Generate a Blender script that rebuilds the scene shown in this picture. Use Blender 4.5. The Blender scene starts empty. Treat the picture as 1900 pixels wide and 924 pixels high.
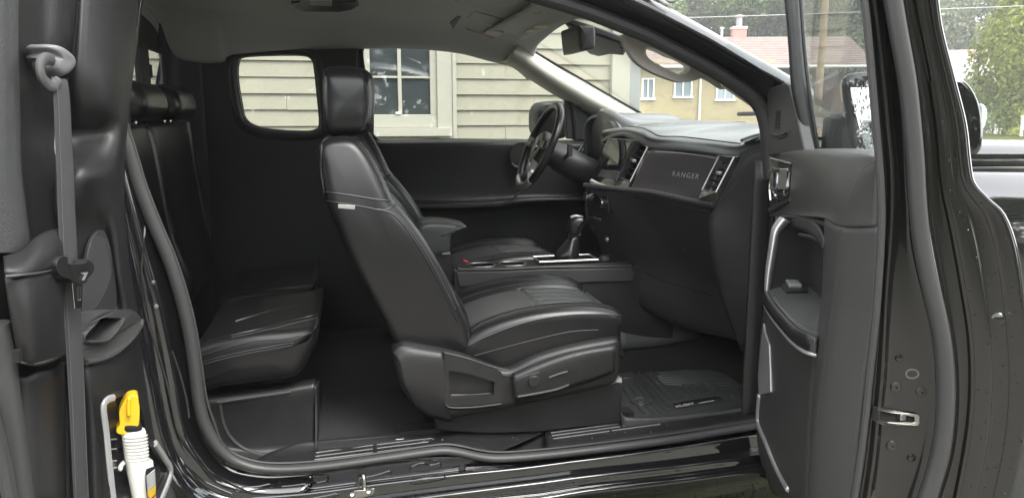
import bpy, bmesh, math, random
from mathutils import Vector, Matrix, noise
from mathutils.bvhtree import BVHTree
from mathutils.geometry import tessellate_polygon
random.seed(7)
SC = bpy.context.scene
COL = SC.collection
R = math.radians
# ------------------------------------------------------------------ camera
F, YAW, PIT = 1430.0, R(12), R(10)
CAM = Vector((0, 0, 1.5))
FW = Vector((math.sin(YAW)*math.cos(PIT), math.cos(YAW)*math.cos(PIT), -math.sin(PIT)))
RT = Vector((math.cos(YAW), -math.sin(YAW), 0))
UP = RT.cross(FW)
cd = bpy.data.cameras.new('camera'); cam = bpy.data.objects.new('camera', cd); COL.objects.link(cam)
cd.sensor_width = 36; cd.lens = 36*F/1900; cd.clip_end = 800; cd.clip_start = 0.05
cam.matrix_world = Matrix(((RT.x, UP.x, -FW.x, CAM.x), (RT.y, UP.y, -FW.y, CAM.y), (RT.z, UP.z, -FW.z, CAM.z), (0, 0, 0, 1)))
SC.camera = cam
# ------------------------------------------------------------------ sky, sun, exposure
W = bpy.data.worlds.new('World'); SC.world = W; W.use_nodes = True
nt = W.node_tree; bg = nt.nodes['Background']
sky = nt.nodes.new('ShaderNodeTexSky'); sky.sky_type = 'NISHITA'; sky.sun_disc = False
SUN_EL, SUN_AZ = R(55), R(150)          # azimuth clockwise from +Y
sky.sun_elevation = SUN_EL; sky.sun_rotation = SUN_AZ
hs = nt.nodes.new('ShaderNodeHueSaturation'); hs.inputs['Saturation'].default_value = 0.08
nt.links.new(sky.outputs[0], hs.inputs['Color']); nt.links.new(hs.outputs[0], bg.inputs['Color'])
bg.inputs['Strength'].default_value = 0.15
sd = bpy.data.lights.new('sun', 'SUN'); sun = bpy.data.objects.new('sun', sd); COL.objects.link(sun)
sd.energy = 0.6; sd.angle = R(25); sd.color = (1, 0.96, 0.9)
sdir = Vector((math.sin(SUN_AZ)*math.cos(SUN_EL), math.cos(SUN_AZ)*math.cos(SUN_EL), math.sin(SUN_EL)))
sun.rotation_euler = sdir.to_track_quat('Z', 'Y').to_euler()
SC.view_settings.view_transform = 'Standard'; SC.view_settings.look = 'None'
SC.view_settings.exposure = 2.5; SC.view_settings.gamma = 1
SC.cycles.max_bounces = 12; SC.cycles.transparent_max_bounces = 16; SC.cycles.diffuse_bounces = 8
SC.cycles.caustics_reflective = False; SC.cycles.caustics_refractive = False
SC.cycles.use_denoising = True

# ------------------------------------------------------------------ measuring helpers
def ray(px, py): return FW*F + RT*(px-950) + UP*(462-py)
def PY(px, py, Y):
    v = ray(px, py); return CAM + v*((Y-CAM.y)/v.y)
def PX(px, py, X):
    v = ray(px, py); return CAM + v*((X-CAM.x)/v.x)
def PZ(px, py, Z):
    v = ray(px, py); return CAM + v*((Z-CAM.z)/v.z)
def PL(px, py, pt, n):
    v = ray(px, py); return CAM + v*((pt-CAM).dot(n)/v.dot(n))
def pp(s): return [tuple(float(c) for c in t.split(',')) for t in s.split()]
def PYs(s, Y, Y1=None):
    p = pp(s); n = max(1, len(p)-1)
    return [PY(q[0], q[1], q[2] if len(q) > 2 else (Y if Y1 is None else Y+(Y1-Y)*i/n)) for i, q in enumerate(p)]
def V(*a): return Vector(a) if a else Vector()

# ------------------------------------------------------------------ geometry helpers: each returns (verts, faces)
def cr(pts, n=5, closed=False):
    """Catmull-Rom through the points; repeat a point to make a corner."""
    P = [Vector(p) for p in pts]; m = len(P); out = []
    segs = m if closed else m-1
    for i in range(segs):
        if closed: a, b, c, d = P[i-1], P[i], P[(i+1) % m], P[(i+2) % m]
        else: a, b, c, d = P[max(i-1, 0)], P[i], P[i+1], P[min(i+2, m-1)]
        if (c-b).length < 1e-7: continue
        for k in range(n):
            t = k/n
            out.append(0.5*((2*b)+(c-a)*t+(2*a-5*b+4*c-d)*t*t+(3*b-a-3*c+d)*t**3))
    if not closed: out.append(P[-1])
    return out
def resample(pts, n, closed=False):
    P = [Vector(p) for p in pts]
    if closed: P = P+[P[0]]
    L = [0]
    for a, b in zip(P, P[1:]): L.append(L[-1]+(b-a).length)
    out = []; j = 0; cnt = n if closed else n-1
    for i in range(n):
        t = L[-1]*i/cnt
        while j < len(L)-2 and L[j+1] < t: j += 1
        d = L[j+1]-L[j]
        out.append(P[j].lerp(P[j+1], 0 if d < 1e-9 else min(1, (t-L[j])/d)))
    return out
def grid(rows, cyc=False):
    nv = len(rows[0]); vs = [v for r in rows for v in r]; fs = []
    for i in range(len(rows)-1):
        for j in range(nv if cyc else nv-1):
            k = (j+1) % nv
            fs.append((i*nv+j, i*nv+k, (i+1)*nv+k, (i+1)*nv+j))
    return vs, fs
def sheet(rows, nu=4, nv=4):
    a = [cr(r, nu) for r in rows]; m = min(len(r) for r in a)
    cols = [cr([a[i][j] for i in range(len(a))], nv) for j in range(m)]
    return grid(cols)
def flat(rows): return grid(rows)
def loft(rings, cap=True, bulge=0):
    vs, fs = grid(rings, True); n = len(rings[0])
    if cap:
        for ring, base, s in ((rings[0], 0, -1), (rings[-1], (len(rings)-1)*n, 1)):
            c = sum(ring, Vector())/n
            ci = len(vs); vs.append(c)
            for j in range(n): fs.append((base+j, base+(j+1) % n, ci))
    return vs, fs
def tube(path, r, n=8, closed=False, flatr=None, up=None, cap=True):
    """round (or, with flatr, elliptical: r across, flatr along up) tube along a path; r may be a list"""
    m = len(path); rings = []; nrm = None
    for i, p in enumerate(path):
        if closed: t = path[(i+1) % m]-path[i-1]
        else: t = path[min(i+1, m-1)]-path[max(i-1, 0)]
        if t.length < 1e-9: t = Vector((0, 0, 1))
        t.normalize()
        if up is not None: nrm = up[i] if isinstance(up, list) else up
        elif nrm is None: nrm = Vector((0, 0, 1)) if abs(t.z) < .9 else Vector((1, 0, 0))
        b = t.cross(nrm).normalized(); nn = b.cross(t).normalized(); nrm = nn
        ri = r[i] if isinstance(r, (list, tuple)) else r
        rj = ri if flatr is None else flatr
        rings.append([p+b*(ri*math.cos(2*math.pi*k/n))+nn*(rj*math.sin(2*math.pi*k/n)) for k in range(n)])
    if closed: rings.append(rings[0])
    return loft(rings, cap and not closed)
def ribbon(path, w, t, up): return tube(path, w, 12, flatr=t, up=up)
def prism(outline, d, holes=()):
    """solid from a flat outline (with holes) pushed along d"""
    loops = [list(outline)]+[list(h) for h in holes]
    flatv = [v for l in loops for v in l]; n = len(flatv)
    if holes: tris = [tuple(t) for t in tessellate_polygon(loops)]
    else: tris = [tuple(range(n))]
    vs = flatv+[v+d for v in flatv]; fs = list(tris)+[tuple(i+n for i in reversed(t)) for t in tris]
    base = 0
    for l in loops:
        m = len(l)
        for j in range(m):
            a, b = base+j, base+(j+1) % m
            fs.append((a, b, b+n, a+n))
        base += m
    return vs, fs
def box(c, s, rot=None):
    vs = []
    for x in (-.5, .5):
        for y in (-.5, .5):
            for z in (-.5, .5):
                v = Vector((x*s[0], y*s[1], z*s[2]))
                if rot is not None: v = rot @ v
                vs.append(Vector(c)+v)
    return vs, [(0, 1, 3, 2), (4, 6, 7, 5), (0, 4, 5, 1), (2, 3, 7, 6), (0, 2, 6, 4), (1, 5, 7, 3)]
def lathe(prof, o, ax, n=20):
    ax = ax.normalized(); a = ax.orthogonal().normalized(); b = ax.cross(a)
    rings = [[o+ax*h+(a*math.cos(2*math.pi*k/n)+b*math.sin(2*math.pi*k/n))*max(r, 1e-4) for k in range(n)] for r, h in prof]
    return loft(rings, True)
def nrm2(pts, i):
    n = len(pts); t = pts[(i+1) % n]-pts[i-1]
    v = Vector((t.z, 0, -t.x))
    return v.normalized() if v.length > 1e-9 else Vector((0, 0, 0))
def puff(outl, y0, y1, r, n=60, mid=6, fn=None, cush=0.003, rings_in=(.72, .4), shear=None, radial=False):
    """upholstered body: an outline in the X-Z plane carried across Y with rounded shoulders and softly domed ends"""
    P = resample(outl, n, True); P = [Vector((p.x, 0, p.z)) for p in P]
    area = sum(P[i].x*P[(i+1) % n].z-P[(i+1) % n].x*P[i].z for i in range(n))
    sg = 1 if area > 0 else -1
    N = [nrm2(P, i)*sg for i in range(n)]; c = sum(P, Vector())/n; w = max(1, n//22)
    NS = [sum((N[(i+j) % n] for j in range(-w, w+1)), Vector()) for i in range(n)]; NS = [v/(2*w+1) for v in NS]
    st = []
    for k in range(6):
        a = k/5*math.pi/2; st.append((y0+r*(1-math.cos(a)) if False else y0+r*(1-math.cos(a)), r*(1-math.sin(a))))
    for k in range(1, mid): st.append((y0+r+(y1-y0-2*r)*k/mid, 0))
    for k in range(5, -1, -1):
        a = k/5*math.pi/2; st.append((y1-r*(1-math.cos(a)), r*(1-math.sin(a))))
    rings = []
    def inset(i, s=1):
        d = P[i]-c; return d.normalized()*min(s, d.length*.8) if radial else NS[i]*s
    def place(idx, p, nn, y, ins):
        q = p-inset(idx, ins)
        if fn: q = q+fn(p, nn, (y-y0)/(y1-y0))
        q = Vector((q.x, y, q.z))
        if shear: q = q+shear((y-y0)/(y1-y0))
        return q
    end0 = [[c.lerp(P[i]-(lambda d: d.normalized()*min(r, d.length*.8) if radial else NS[i]*r)(P[i]-c), s) for i in range(n)] for s in rings_in[::-1]]
    dome = [cush*(1-s*s) for s in rings_in[::-1]]
    for e, dm in zip(end0, dome): rings.append([Vector((q.x, y0-dm, q.z)) for q in e])
    for y, ins in st: rings.append([place(i, P[i], N[i], y, ins) for i in range(n)])
    for e, dm in list(zip(end0, dome))[::-1]: rings.append([Vector((q.x, y1+dm, q.z)) for q in e])
    return loft(rings, True)
def taper(g, z0, z1, yc, k, pw=2):
    """narrow a body towards its top, as a seat's shoulders do"""
    out = []
    for v in g[0]:
        t = min(1, max(0, (v.z-z0)/(z1-z0))); out.append(V(v.x, yc+(v.y-yc)*(1-k*t**pw), v.z))
    return out, g[1]
def merge(gs):
    vs = []; fs = []
    for g in gs:
        b = len(vs); vs += list(g[0]); fs += [tuple(i+b for i in f) for f in g[1]]
    return vs, fs
def xf(g, M): return [M @ v for v in g[0]], g[1]

# ------------------------------------------------------------------ objects
def meta(o, label=None, cat=None, group=None, kind=None):
    if label: o['label'] = label
    if cat: o['category'] = cat
    if group: o['group'] = group
    if kind: o['kind'] = kind
    return o
def link(o, parent=None):
    COL.objects.link(o)
    if parent is not None:
        d = 0; q = parent
        while q.parent: d += 1; q = q.parent
        if d >= 2: parent = parent.parent          # thing > part > sub-part, no deeper
    if parent is not None:
        o.parent = parent
        if parent.type == 'EMPTY': o.matrix_parent_inverse = Matrix.Translation(-parent.location)
    return o
def O(name, geo, m, parent=None, bevel=0, seg=3, thick=0, off=0, sharp=38, sub=0, label=None, cat=None, group=None, kind=None, ang=30):
    if isinstance(geo, list): geo = merge(geo)
    me = bpy.data.meshes.new(name)
    me.from_pydata([tuple(v) for v in geo[0]], [], geo[1]); me.update()
    b = bmesh.new(); b.from_mesh(me)
    bmesh.ops.remove_doubles(b, verts=b.verts, dist=1e-5)
    bmesh.ops.recalc_face_normals(b, faces=b.faces)
    for f in b.faces: f.smooth = True
    b.to_mesh(me); b.free()
    if not bevel: me.set_sharp_from_angle(angle=R(sharp))
    for mm in (m if isinstance(m, (list, tuple)) else [m]): me.materials.append(mm)
    o = bpy.data.objects.new(name, me); link(o, parent)
    if thick:
        s = o.modifiers.new('thickness', 'SOLIDIFY'); s.thickness = thick; s.offset = off
    if sub:
        s = o.modifiers.new('smooth', 'SUBSURF'); s.levels = s.render_levels = sub
    if bevel:
        s = o.modifiers.new('edges', 'BEVEL'); s.width = bevel; s.segments = seg; s.limit_method = 'ANGLE'; s.angle_limit = R(ang); s.harden_normals = True
    return meta(o, label, cat, group, kind)
def empty(name, loc, parent=None, label=None, cat=None, group=None):
    o = bpy.data.objects.new(name, None); o.location = loc; o.empty_display_size = .1
    COL.objects.link(o)
    if parent is not None:
        o.parent = parent
        if parent.type == 'EMPTY': o.matrix_parent_inverse = Matrix.Translation(-parent.location)
    return meta(o, label, cat, group)
def copy_tree(o, parent=None):
    c = o.copy(); COL.objects.link(c)
    if parent is not None: c.parent = parent; c.matrix_parent_inverse = o.matrix_parent_inverse.copy()
    for ch in o.children: copy_tree(ch, c)
    return c
def bvh(*gs):
    g = merge(gs); return BVHTree.FromPolygons([tuple(v) for v in g[0]], [tuple(f) for f in g[1]])
def hit(tree, px, py):
    d = ray(px, py).normalized(); loc, nn, i, dist = tree.ray_cast(CAM, d)
    if loc is None: return None, None
    if nn.dot(d) > 0: nn = -nn
    return loc, nn
def on(tree, s, lift=0.001, n=6, closed=False):
    """points on a built surface below a traced line"""
    out = []
    for q in cr([Vector((x, y, 0)) for x, y in (pp(s) if isinstance(s, str) else s)], n, closed):
        l, nn = hit(tree, q.x, q.y)
        if l is not None: out.append(l+nn*lift)
    return out
def on_tube(tree, s, r, lift=0, n=6, seg=6, closed=False):
    p = on(tree, s, lift, n, closed)
    if len(p) < 2: return [], []
    keep = [p[0]]
    for a in p[1:]:
        if (a-keep[-1]).length < .09: keep.append(a)
    return tube(keep, r, seg, closed=closed)
def patch4(tree, a, b, c, d, nu, nv, lift):
    """a panel laid over a built surface inside four traced corners"""
    rows = []
    for j in range(nv+1):
        v = j/nv; row = []
        for i in range(nu+1):
            u = i/nu
            x = (a[0]*(1-u)+b[0]*u)*(1-v)+(d[0]*(1-u)+c[0]*u)*v; y = (a[1]*(1-u)+b[1]*u)*(1-v)+(d[1]*(1-u)+c[1]*u)*v
            l, nn = hit(tree, x, y)
            if l is None: return None
            row.append(l+nn*lift(u, v))
        rows.append(row)
    return grid(rows)
def stitches(tree, s, step=.0075, ln=.0045, r=.0009, lift=.0006):
    """single stitches lying on a surface"""
    p = on(tree, s, lift, 10)
    if len(p) < 2: return [], []
    L = sum((b-a).length for a, b in zip(p, p[1:])); k = max(2, int(L/step)); q = resample(p, k)
    gs = []
    for a, b in zip(q, q[1:]):
        d = b-a
        if d.length < 1e-6 or d.length > step*3: continue
        gs.append(tube([a, a+d*(ln/step)], r, 5))
    return merge(gs)
def text(name, body, size, org, xd, yd, m, parent, depth=.001, italic=0, space=1):
    c = bpy.data.curves.new(name, 'FONT'); c.body = body; c.size = size; c.extrude = depth; c.shear = italic; c.offset = .0
    c.space_character = space
    tmp = bpy.data.objects.new(name, c); COL.objects.link(tmp)
    me = bpy.data.meshes.new_from_object(tmp.evaluated_get(bpy.context.evaluated_depsgraph_get())); bpy.data.objects.remove(tmp)
    me.materials.clear(); me.materials.append(m)
    o = bpy.data.objects.new(name, me); x = xd.normalized(); z = x.cross(yd).normalized(); y = z.cross(x)
    link(o, parent)
    o.matrix_basis = Matrix(((x.x, y.x, z.x, org.x), (x.y, y.y, z.y, org.y), (x.z, y.z, z.z, org.z), (0, 0, 0, 1)))
    return o

# ------------------------------------------------------------------ materials
def M(name, col, rough=.5, bump=0, scale=200, metal=0, coat=0, var=0, vscale=3, spec=.5, kind='noise', rvar=0, dust=0):
    m = bpy.data.materials.new(name); m.use_nodes = True; t = m.node_tree; p = t.nodes['Principled BSDF']
    p.inputs['Base Color'].default_value = (*col, 1); p.inputs['Roughness'].default_value = rough
    p.inputs['Metallic'].default_value = metal; p.inputs['Coat Weight'].default_value = coat; p.inputs['Coat Roughness'].default_value = .04
    p.inputs['Specular IOR Level'].default_value = spec
    tc = t.nodes.new('ShaderNodeTexCoord')
    def nz(sc, det=4, ro=.6):
        n = t.nodes.new('ShaderNodeTexNoise'); n.inputs['Scale'].default_value = sc; n.inputs['Detail'].default_value = det; n.inputs['Roughness'].default_value = ro
        t.links.new(tc.outputs['Object'], n.inputs['Vector']); return n
    if bump:
        if kind == 'leather':
            n = t.nodes.new('ShaderNodeTexVoronoi'); n.inputs['Scale'].default_value = scale; t.links.new(tc.outputs['Object'], n.inputs['Vector']); out = n.outputs['Distance']
        else: out = nz(scale).outputs['Fac']
        b = t.nodes.new('ShaderNodeBump'); b.inputs['Strength'].default_value = bump; b.inputs['Distance'].default_value = .002
        t.links.new(out, b.inputs['Height']); t.links.new(b.outputs[0], p.inputs['Normal'])
        if kind == 'leather':
            n2 = nz(9, 3); b2 = t.nodes.new('ShaderNodeBump'); b2.inputs['Strength'].default_value = .1; b2.inputs['Distance'].default_value = .006
            t.links.new(n2.outputs['Fac'], b2.inputs['Height']); t.links.new(b2.outputs[0], b.inputs['Normal'])
    if var:
        n = nz(vscale, 6); mx = t.nodes.new('ShaderNodeMix'); mx.data_type = 'RGBA'
        mx.inputs[6].default_value = (*[max(0, c*(1-var)) for c in col], 1); mx.inputs[7].default_value = (*[min(1, c*(1+var)) for c in col], 1)
        t.links.new(n.outputs['Fac'], mx.inputs[0]); t.links.new(mx.outputs[2], p.inputs['Base Color'])
    if rvar:
        n = nz(6, 5); mr = t.nodes.new('ShaderNodeMapRange'); mr.inputs[3].default_value = max(0, rough-rvar); mr.inputs[4].default_value = rough+rvar
        t.links.new(n.outputs['Fac'], mr.inputs[0]); t.links.new(mr.outputs[0], p.inputs['Roughness'])
    return m
def stain(m, col, scale, lo=.55, hi=.75, amt=.5):
    """weather stains with a shape of their own, mixed into a paint's colour"""
    t = m.node_tree; p = t.nodes['Principled BSDF']; l = p.inputs['Base Color'].links[0]; src = l.from_socket
    tc = t.nodes.new('ShaderNodeTexCoord'); n = t.nodes.new('ShaderNodeTexNoise'); n.inputs['Scale'].default_value = scale; n.inputs['Detail'].default_value = 8; n.inputs['Roughness'].default_value = .7
    mr = t.nodes.new('ShaderNodeMapRange'); mr.inputs[1].default_value = lo; mr.inputs[2].default_value = hi; mr.inputs[4].default_value = amt
    mx = t.nodes.new('ShaderNodeMix'); mx.data_type = 'RGBA'; mx.inputs[7].default_value = (*col, 1)
    t.links.new(tc.outputs['Object'], n.inputs['Vector']); t.links.new(n.outputs['Fac'], mr.inputs[0]); t.links.new(mr.outputs[0], mx.inputs[0]); t.links.new(src, mx.inputs[6]); t.links.new(mx.outputs[2], p.inputs['Base Color'])
def glassmat(name, tint=(.95, .97, .96), refl=1.0, dirt=0.0):
    m = bpy.data.materials.new(name); m.use_nodes = True; t = m.node_tree; t.nodes.clear()
    o = t.nodes.new('ShaderNodeOutputMaterial'); mx = t.nodes.new('ShaderNodeMixShader'); fr = t.nodes.new('ShaderNodeFresnel'); 
    ge = t.nodes.new('ShaderNodeNewGeometry'); mr = t.nodes.new('ShaderNodeMapRange'); mr.inputs[3].default_value = 1.5; mr.inputs[4].default_value = 1/1.5   # same thin pane from both sides
    t.links.new(ge.outputs['Backfacing'], mr.inputs[0]); t.links.new(mr.outputs[0], fr.inputs[0])
    tr = t.nodes.new('ShaderNodeBsdfTransparent'); tr.inputs[0].default_value = (*tint, 1)
    gl = t.nodes.new('ShaderNodeBsdfGlossy'); gl.inputs['Roughness'].default_value = 0; gl.inputs['Color'].default_value = (refl, refl, refl, 1)
    t.links.new(fr.outputs[0], mx.inputs[0]); t.links.new(tr.outputs[0], mx.inputs[1]); t.links.new(gl.outputs[0], mx.inputs[2])
    last = mx
    if dirt:
        df = t.nodes.new('ShaderNodeBsdfDiffuse'); df.inputs[0].default_value = (.6, .6, .58, 1); m2 = t.nodes.new('ShaderNodeMixShader'); m2.inputs[0].default_value = dirt
        t.links.new(mx.outputs[0], m2.inputs[1]); t.links.new(df.outputs[0], m2.inputs[2]); last = m2
    t.links.new(last.outputs[0], o.inputs['Surface']); return m
def foliage(name, c1, c2, c3):
    m = bpy.data.materials.new(name); m.use_nodes = True; t = m.node_tree; p = t.nodes['Principled BSDF']; p.inputs['Roughness'].default_value = .6
    g = t.nodes.new('ShaderNodeNewGeometry'); r = t.nodes.new('ShaderNodeValToRGB'); e = r.color_ramp.elements
    e[0].color = (*c1, 1); e[1].color = (*c3, 1); k = e.new(.5); k.color = (*c2, 1)
    t.links.new(g.outputs['Random Per Island'], r.inputs[0]); t.links.new(r.outputs[0], p.inputs['Base Color'])
    tl = t.nodes.new('ShaderNodeBsdfTranslucent'); ms = t.nodes.new('ShaderNodeMixShader'); ms.inputs[0].default_value = .45; o = t.nodes['Material Output']
    t.links.new(r.outputs[0], tl.inputs['Color']); t.links.new(p.outputs[0], ms.inputs[1]); t.links.new(tl.outputs[0], ms.inputs[2]); t.links.new(ms.outputs[0], o.inputs['Surface'])
    return m
PAINT = M('black_paint', (.008, .008, .009), .12, coat=1, spec=.5, bump=.03, scale=30, rvar=.05)
PAINT.node_tree.nodes['Principled BSDF'].inputs['Coat IOR'].default_value = 1.75
JAMB = M('jamb_paint', (.013, .0125, .012), .14, coat=.8, bump=.06, scale=14, rvar=.07)
PLAS = M('black_plastic', (.020, .0195, .020), .40, bump=.3, scale=520, rvar=.10, var=.28, vscale=22)
PLASD = M('dark_plastic', (.024, .0235, .0245), .48, bump=.25, scale=420, rvar=.08, var=.15, vscale=10)
SOFT = M('soft_plastic', (.050, .049, .050), .5, bump=.3, scale=600, rvar=.05)
TRIM = M('door_trim_plastic', (.047, .046, .045), .42, bump=.35, scale=600, rvar=.05)
LEA = M('black_leather', (.0115, .011, .0117), .30, bump=.10, scale=650, rvar=.03)
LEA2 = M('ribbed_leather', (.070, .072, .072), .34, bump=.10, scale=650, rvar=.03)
HEAD = M('headliner_cloth', (.68, .68, .665), .95, bump=.3, scale=900, var=.06, vscale=5, spec=.1)
BEIGE = M('grey_pillar_plastic', (.56, .54, .48), .6, bump=.15, scale=500)
RUB = M('black_rubber', (.05, .05, .05), .45, rvar=.1, bump=.06, scale=60)
CARP = M('carpet', (.030, .029, .030), 1, bump=1, scale=500, var=.6, vscale=220, spec=.1)
MATM = M('mat_rubber', (.07, .07, .071), .42, bump=.12, scale=300, rvar=.08)
CHROME = M('chrome', (.75, .75, .75), .12, metal=1)
SILV = M('silver_plastic', (.58, .58, .58), .30, metal=.6, rvar=.05)
STEEL = M('zinc_steel', (.45, .44, .41), .32, metal=1, var=.2, vscale=40, rvar=.1)
GLOSSB = M('piano_black', (.02, .02, .022), .1, coat=.5)
GREYP = M('smoke_panel', (.05, .046, .048), .05, coat=1)
WEB = M('belt_webbing', (.05, .05, .052), .7, bump=.6, scale=900)
THREAD = M('thread', (.15, .15, .15), .8)
PIPE = M('leather_piping', (.016, .016, .017), .42)
VOID = M('black_void', (.006, .006, .006), .8)
GLASS = glassmat('window_glass', refl=.8)
DGLASS = glassmat('door_window_glass', (.93, .96, .95), .42, .03)
WSGLASS = glassmat('windshield_glass', (.92, .96, .93), .7, .02)
DROP = glassmat('water_drop', (.97, .97, .97), 1.0)
MIRR = M('mirror_glass', (.8, .82, .82), .02, metal=1)
YEL = M('yellow_plastic', (.80, .50, .02), .3, coat=.2)
WHI = M('white_plastic', (.78, .77, .73), .4)
WHITEPAINT = M('white_print', (.75, .75, .75), .5)
RED = M('red_plastic', (.5, .03, .03), .4)
LENS = M('white_lens', (.8, .8, .78), .2, coat=.5)
SID = M('cream_siding_paint', (.30, .286, .218), .6, bump=.25, scale=30, var=.17, vscale=2.5)
WOODW = M('cream_trim_paint', (.385, .373, .31), .55, bump=.2, scale=40, var=.05, vscale=6)
GREYB = M('grey_board_paint', (.25, .27, .27), .6, bump=.1, scale=30, var=.1)
PANE = M('dark_window_pane', (.045, .052, .056), .04, coat=1)
BRK = M('tan_brick', (.43, .345, .20), .8, bump=.3, scale=20, var=.2, vscale=8)
BRK2 = M('brown_wall', (.17, .12, .10), .8, bump=.3, scale=20, var=.2, vscale=4)
ROOF = M('red_brown_shingles', (.26, .20, .18), .9, bump=.5, scale=9, var=.25, vscale=3)
GRASS = M('lawn', (.085, .13, .022), .9, bump=.8, scale=40, var=.45, vscale=1.2)
SOIL = M('ground_turf', (.050, .052, .032), .95, bump=1, scale=25, var=.5, vscale=5)
ASPH = M('asphalt', (.06, .06, .06), .9, bump=.4, scale=80, var=.2)
BARK = M('bark', (.11, .085, .06), .9, bump=.8, scale=14, var=.3)
POLE = M('pole_wood', (.30, .22, .14), .85, bump=.4, scale=10, var=.2)
WIRE = M('wire_grey', (.45, .45, .43), .6)
stain(SID, (.17, .17, .10), 3.0, .56, .74, .45); stain(WOODW, (.2, .19, .13), 4, .58, .75, .4); stain(ROOF, (.12, .11, .10), 2, .5, .7, .6); stain(BRK, (.25, .2, .14), 3, .5, .7, .5)
stain(PLAS, (.06, .058, .052), 7, .58, .8, .35)
LF1 = foliage('green_leaves', (.10, .14, .055), (.18, .235, .09), (.26, .32, .14))
LF2 = foliage('lime_leaves', (.15, .19, .03), (.27, .32, .05), (.38, .41, .08))
LF3 = foliage('olive_leaves', (.13, .15, .09), (.18, .205, .12), (.24, .26, .16))
LF4 = foliage('grass_blades', (.04, .05, .015), (.08, .09, .02), (.13, .12, .04))
# ================================================================== SETTING
g = O('ground', flat([[V(-60, -30, 0), V(120, -30, 0)], [V(-60, 200, 0), V(120, 200, 0)]]), SOIL, kind='structure')
O('lawn', flat([[V(10, 32, .004), V(110, 32, .004)], [V(10, 120, .004), V(110, 120, .004)]]), GRASS, kind='structure')
O('street', flat([[V(6, 20, .004), V(110, 20, .004)], [V(6, 29, .004), V(110, 29, .004)]]), ASPH, kind='structure')
O('kerb', box((58, 29.3, .06), (104, .3, .14)), M('concrete', (.4, .4, .38), .9, var=.1), bevel=.02, kind='structure')
BOUNCE_GRAVEL = M('bounce_gravel', (.19, .185, .16), .9, bump=.8, scale=60, var=.3, vscale=18)
O('bounce_drive', flat([[V(-9, -14, .004), V(9, -14, .004)], [V(-9, 1.15, .004), V(9, 1.15, .004)]]), BOUNCE_GRAVEL, kind='structure')  # added pale ground out of view, bounces light up to the headliner
O('path', flat([[V(-8, 3.9, .004), V(4, 3.9, .004)], [V(-8, 5.9, .004), V(4, 5.9, .004)]]), BOUNCE_GRAVEL, kind='structure')  # added pale strip out of view, bounces light in by the driver window
# grass tufts beside the sill
gs = []
for i in range(3800):
    x = random.uniform(.2, 4.5); y = random.uniform(1.1, 3.2); a = random.uniform(0, 6.28); h = random.uniform(.04, .12)*(1.8 if random.random() < .06 else 1); w = random.uniform(.003, .006)
    d = V(math.cos(a)*w, math.sin(a)*w, 0); l = V(random.uniform(-.04, .04), random.uniform(-.04, .04), 0)
    b = V(x, y, 0); gs.append(([b-d, b+d, b+l*.5+V(0, 0, h*.6)+d*.7, b+l+V(0, 0, h)], [(0, 1, 2), (0, 2, 3)]))
O('grass', gs, LF4, kind='stuff')

# ------------------------------------------------------------------ clapboard house
HY = 6.0
house = empty('clapboard_house', (0, 7, 0), label='cream clapboard house with a paned sash window, right beside the truck', cat='house')
EXP = .1176
zb = PY(870, 204.5, HY).z
xe = PY(1132, 100, HY).x
wl, wr = PY(672, 150, HY).x, PY(846, 150, HY).x
z0w = PY(760, 262, HY).z
O('wall_core', box(((xe-7)/2, HY+.2, 2.0), (xe+7, .3, 4.6)), SID, house)
meshes = {}
def board(x0, x1, z):
    k = round(x1-x0, 3); y = HY
    if k not in meshes:
        vs = [V(0, -.004, EXP+.012), V(0, .03, EXP+.012), V(0, .03, 0), V(0, -.022, 0)]
        vs = vs+[v+V(k, 0, 0) for v in vs]
        me = bpy.data.meshes.new('clapboard'); me.from_pydata([tuple(v) for v in vs], [], [(0, 1, 2, 3), (4, 7, 6, 5), (0, 4, 5, 1), (1, 5, 6, 2), (2, 6, 7, 3), (3, 7, 4, 0)]); me.materials.append(SID)
        meshes[k] = me
    o = bpy.data.objects.new('clapboard', meshes[k]); link(o, house); o.location = house.matrix_basis.translation*0+V(x0, y+random.uniform(-.003, .003), z+random.uniform(-.002, .002)); o.rotation_euler = (random.uniform(-.01, .01), random.uniform(-.0012, .0012), 0)
for i in range(-6, 14):
    z = zb+i*EXP
    if z+EXP > z0w and z < 3.0:
        j = (-.42, -1.3, -.75, -1.9)[i % 4]; k_ = (1.45, 2.0, 1.22, 1.75)[(i*3) % 4]
        board(-5.2, j-.002, z); board(j, wl, z); board(wr, k_-.002, z); board(k_, xe, z)
    else: board(-5.2, -2.2, z); board(-2.2, .6, z); board(.6, xe, z)
O('corner_board', box((xe+.075, HY-.02, 2), (.15, .08, 4.6)), WOODW, house, bevel=.004)
O('corner_return', box((xe+.21, HY+.05, 2), (.12, .06, 4.6)), GREYB, house, bevel=.004)
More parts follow.
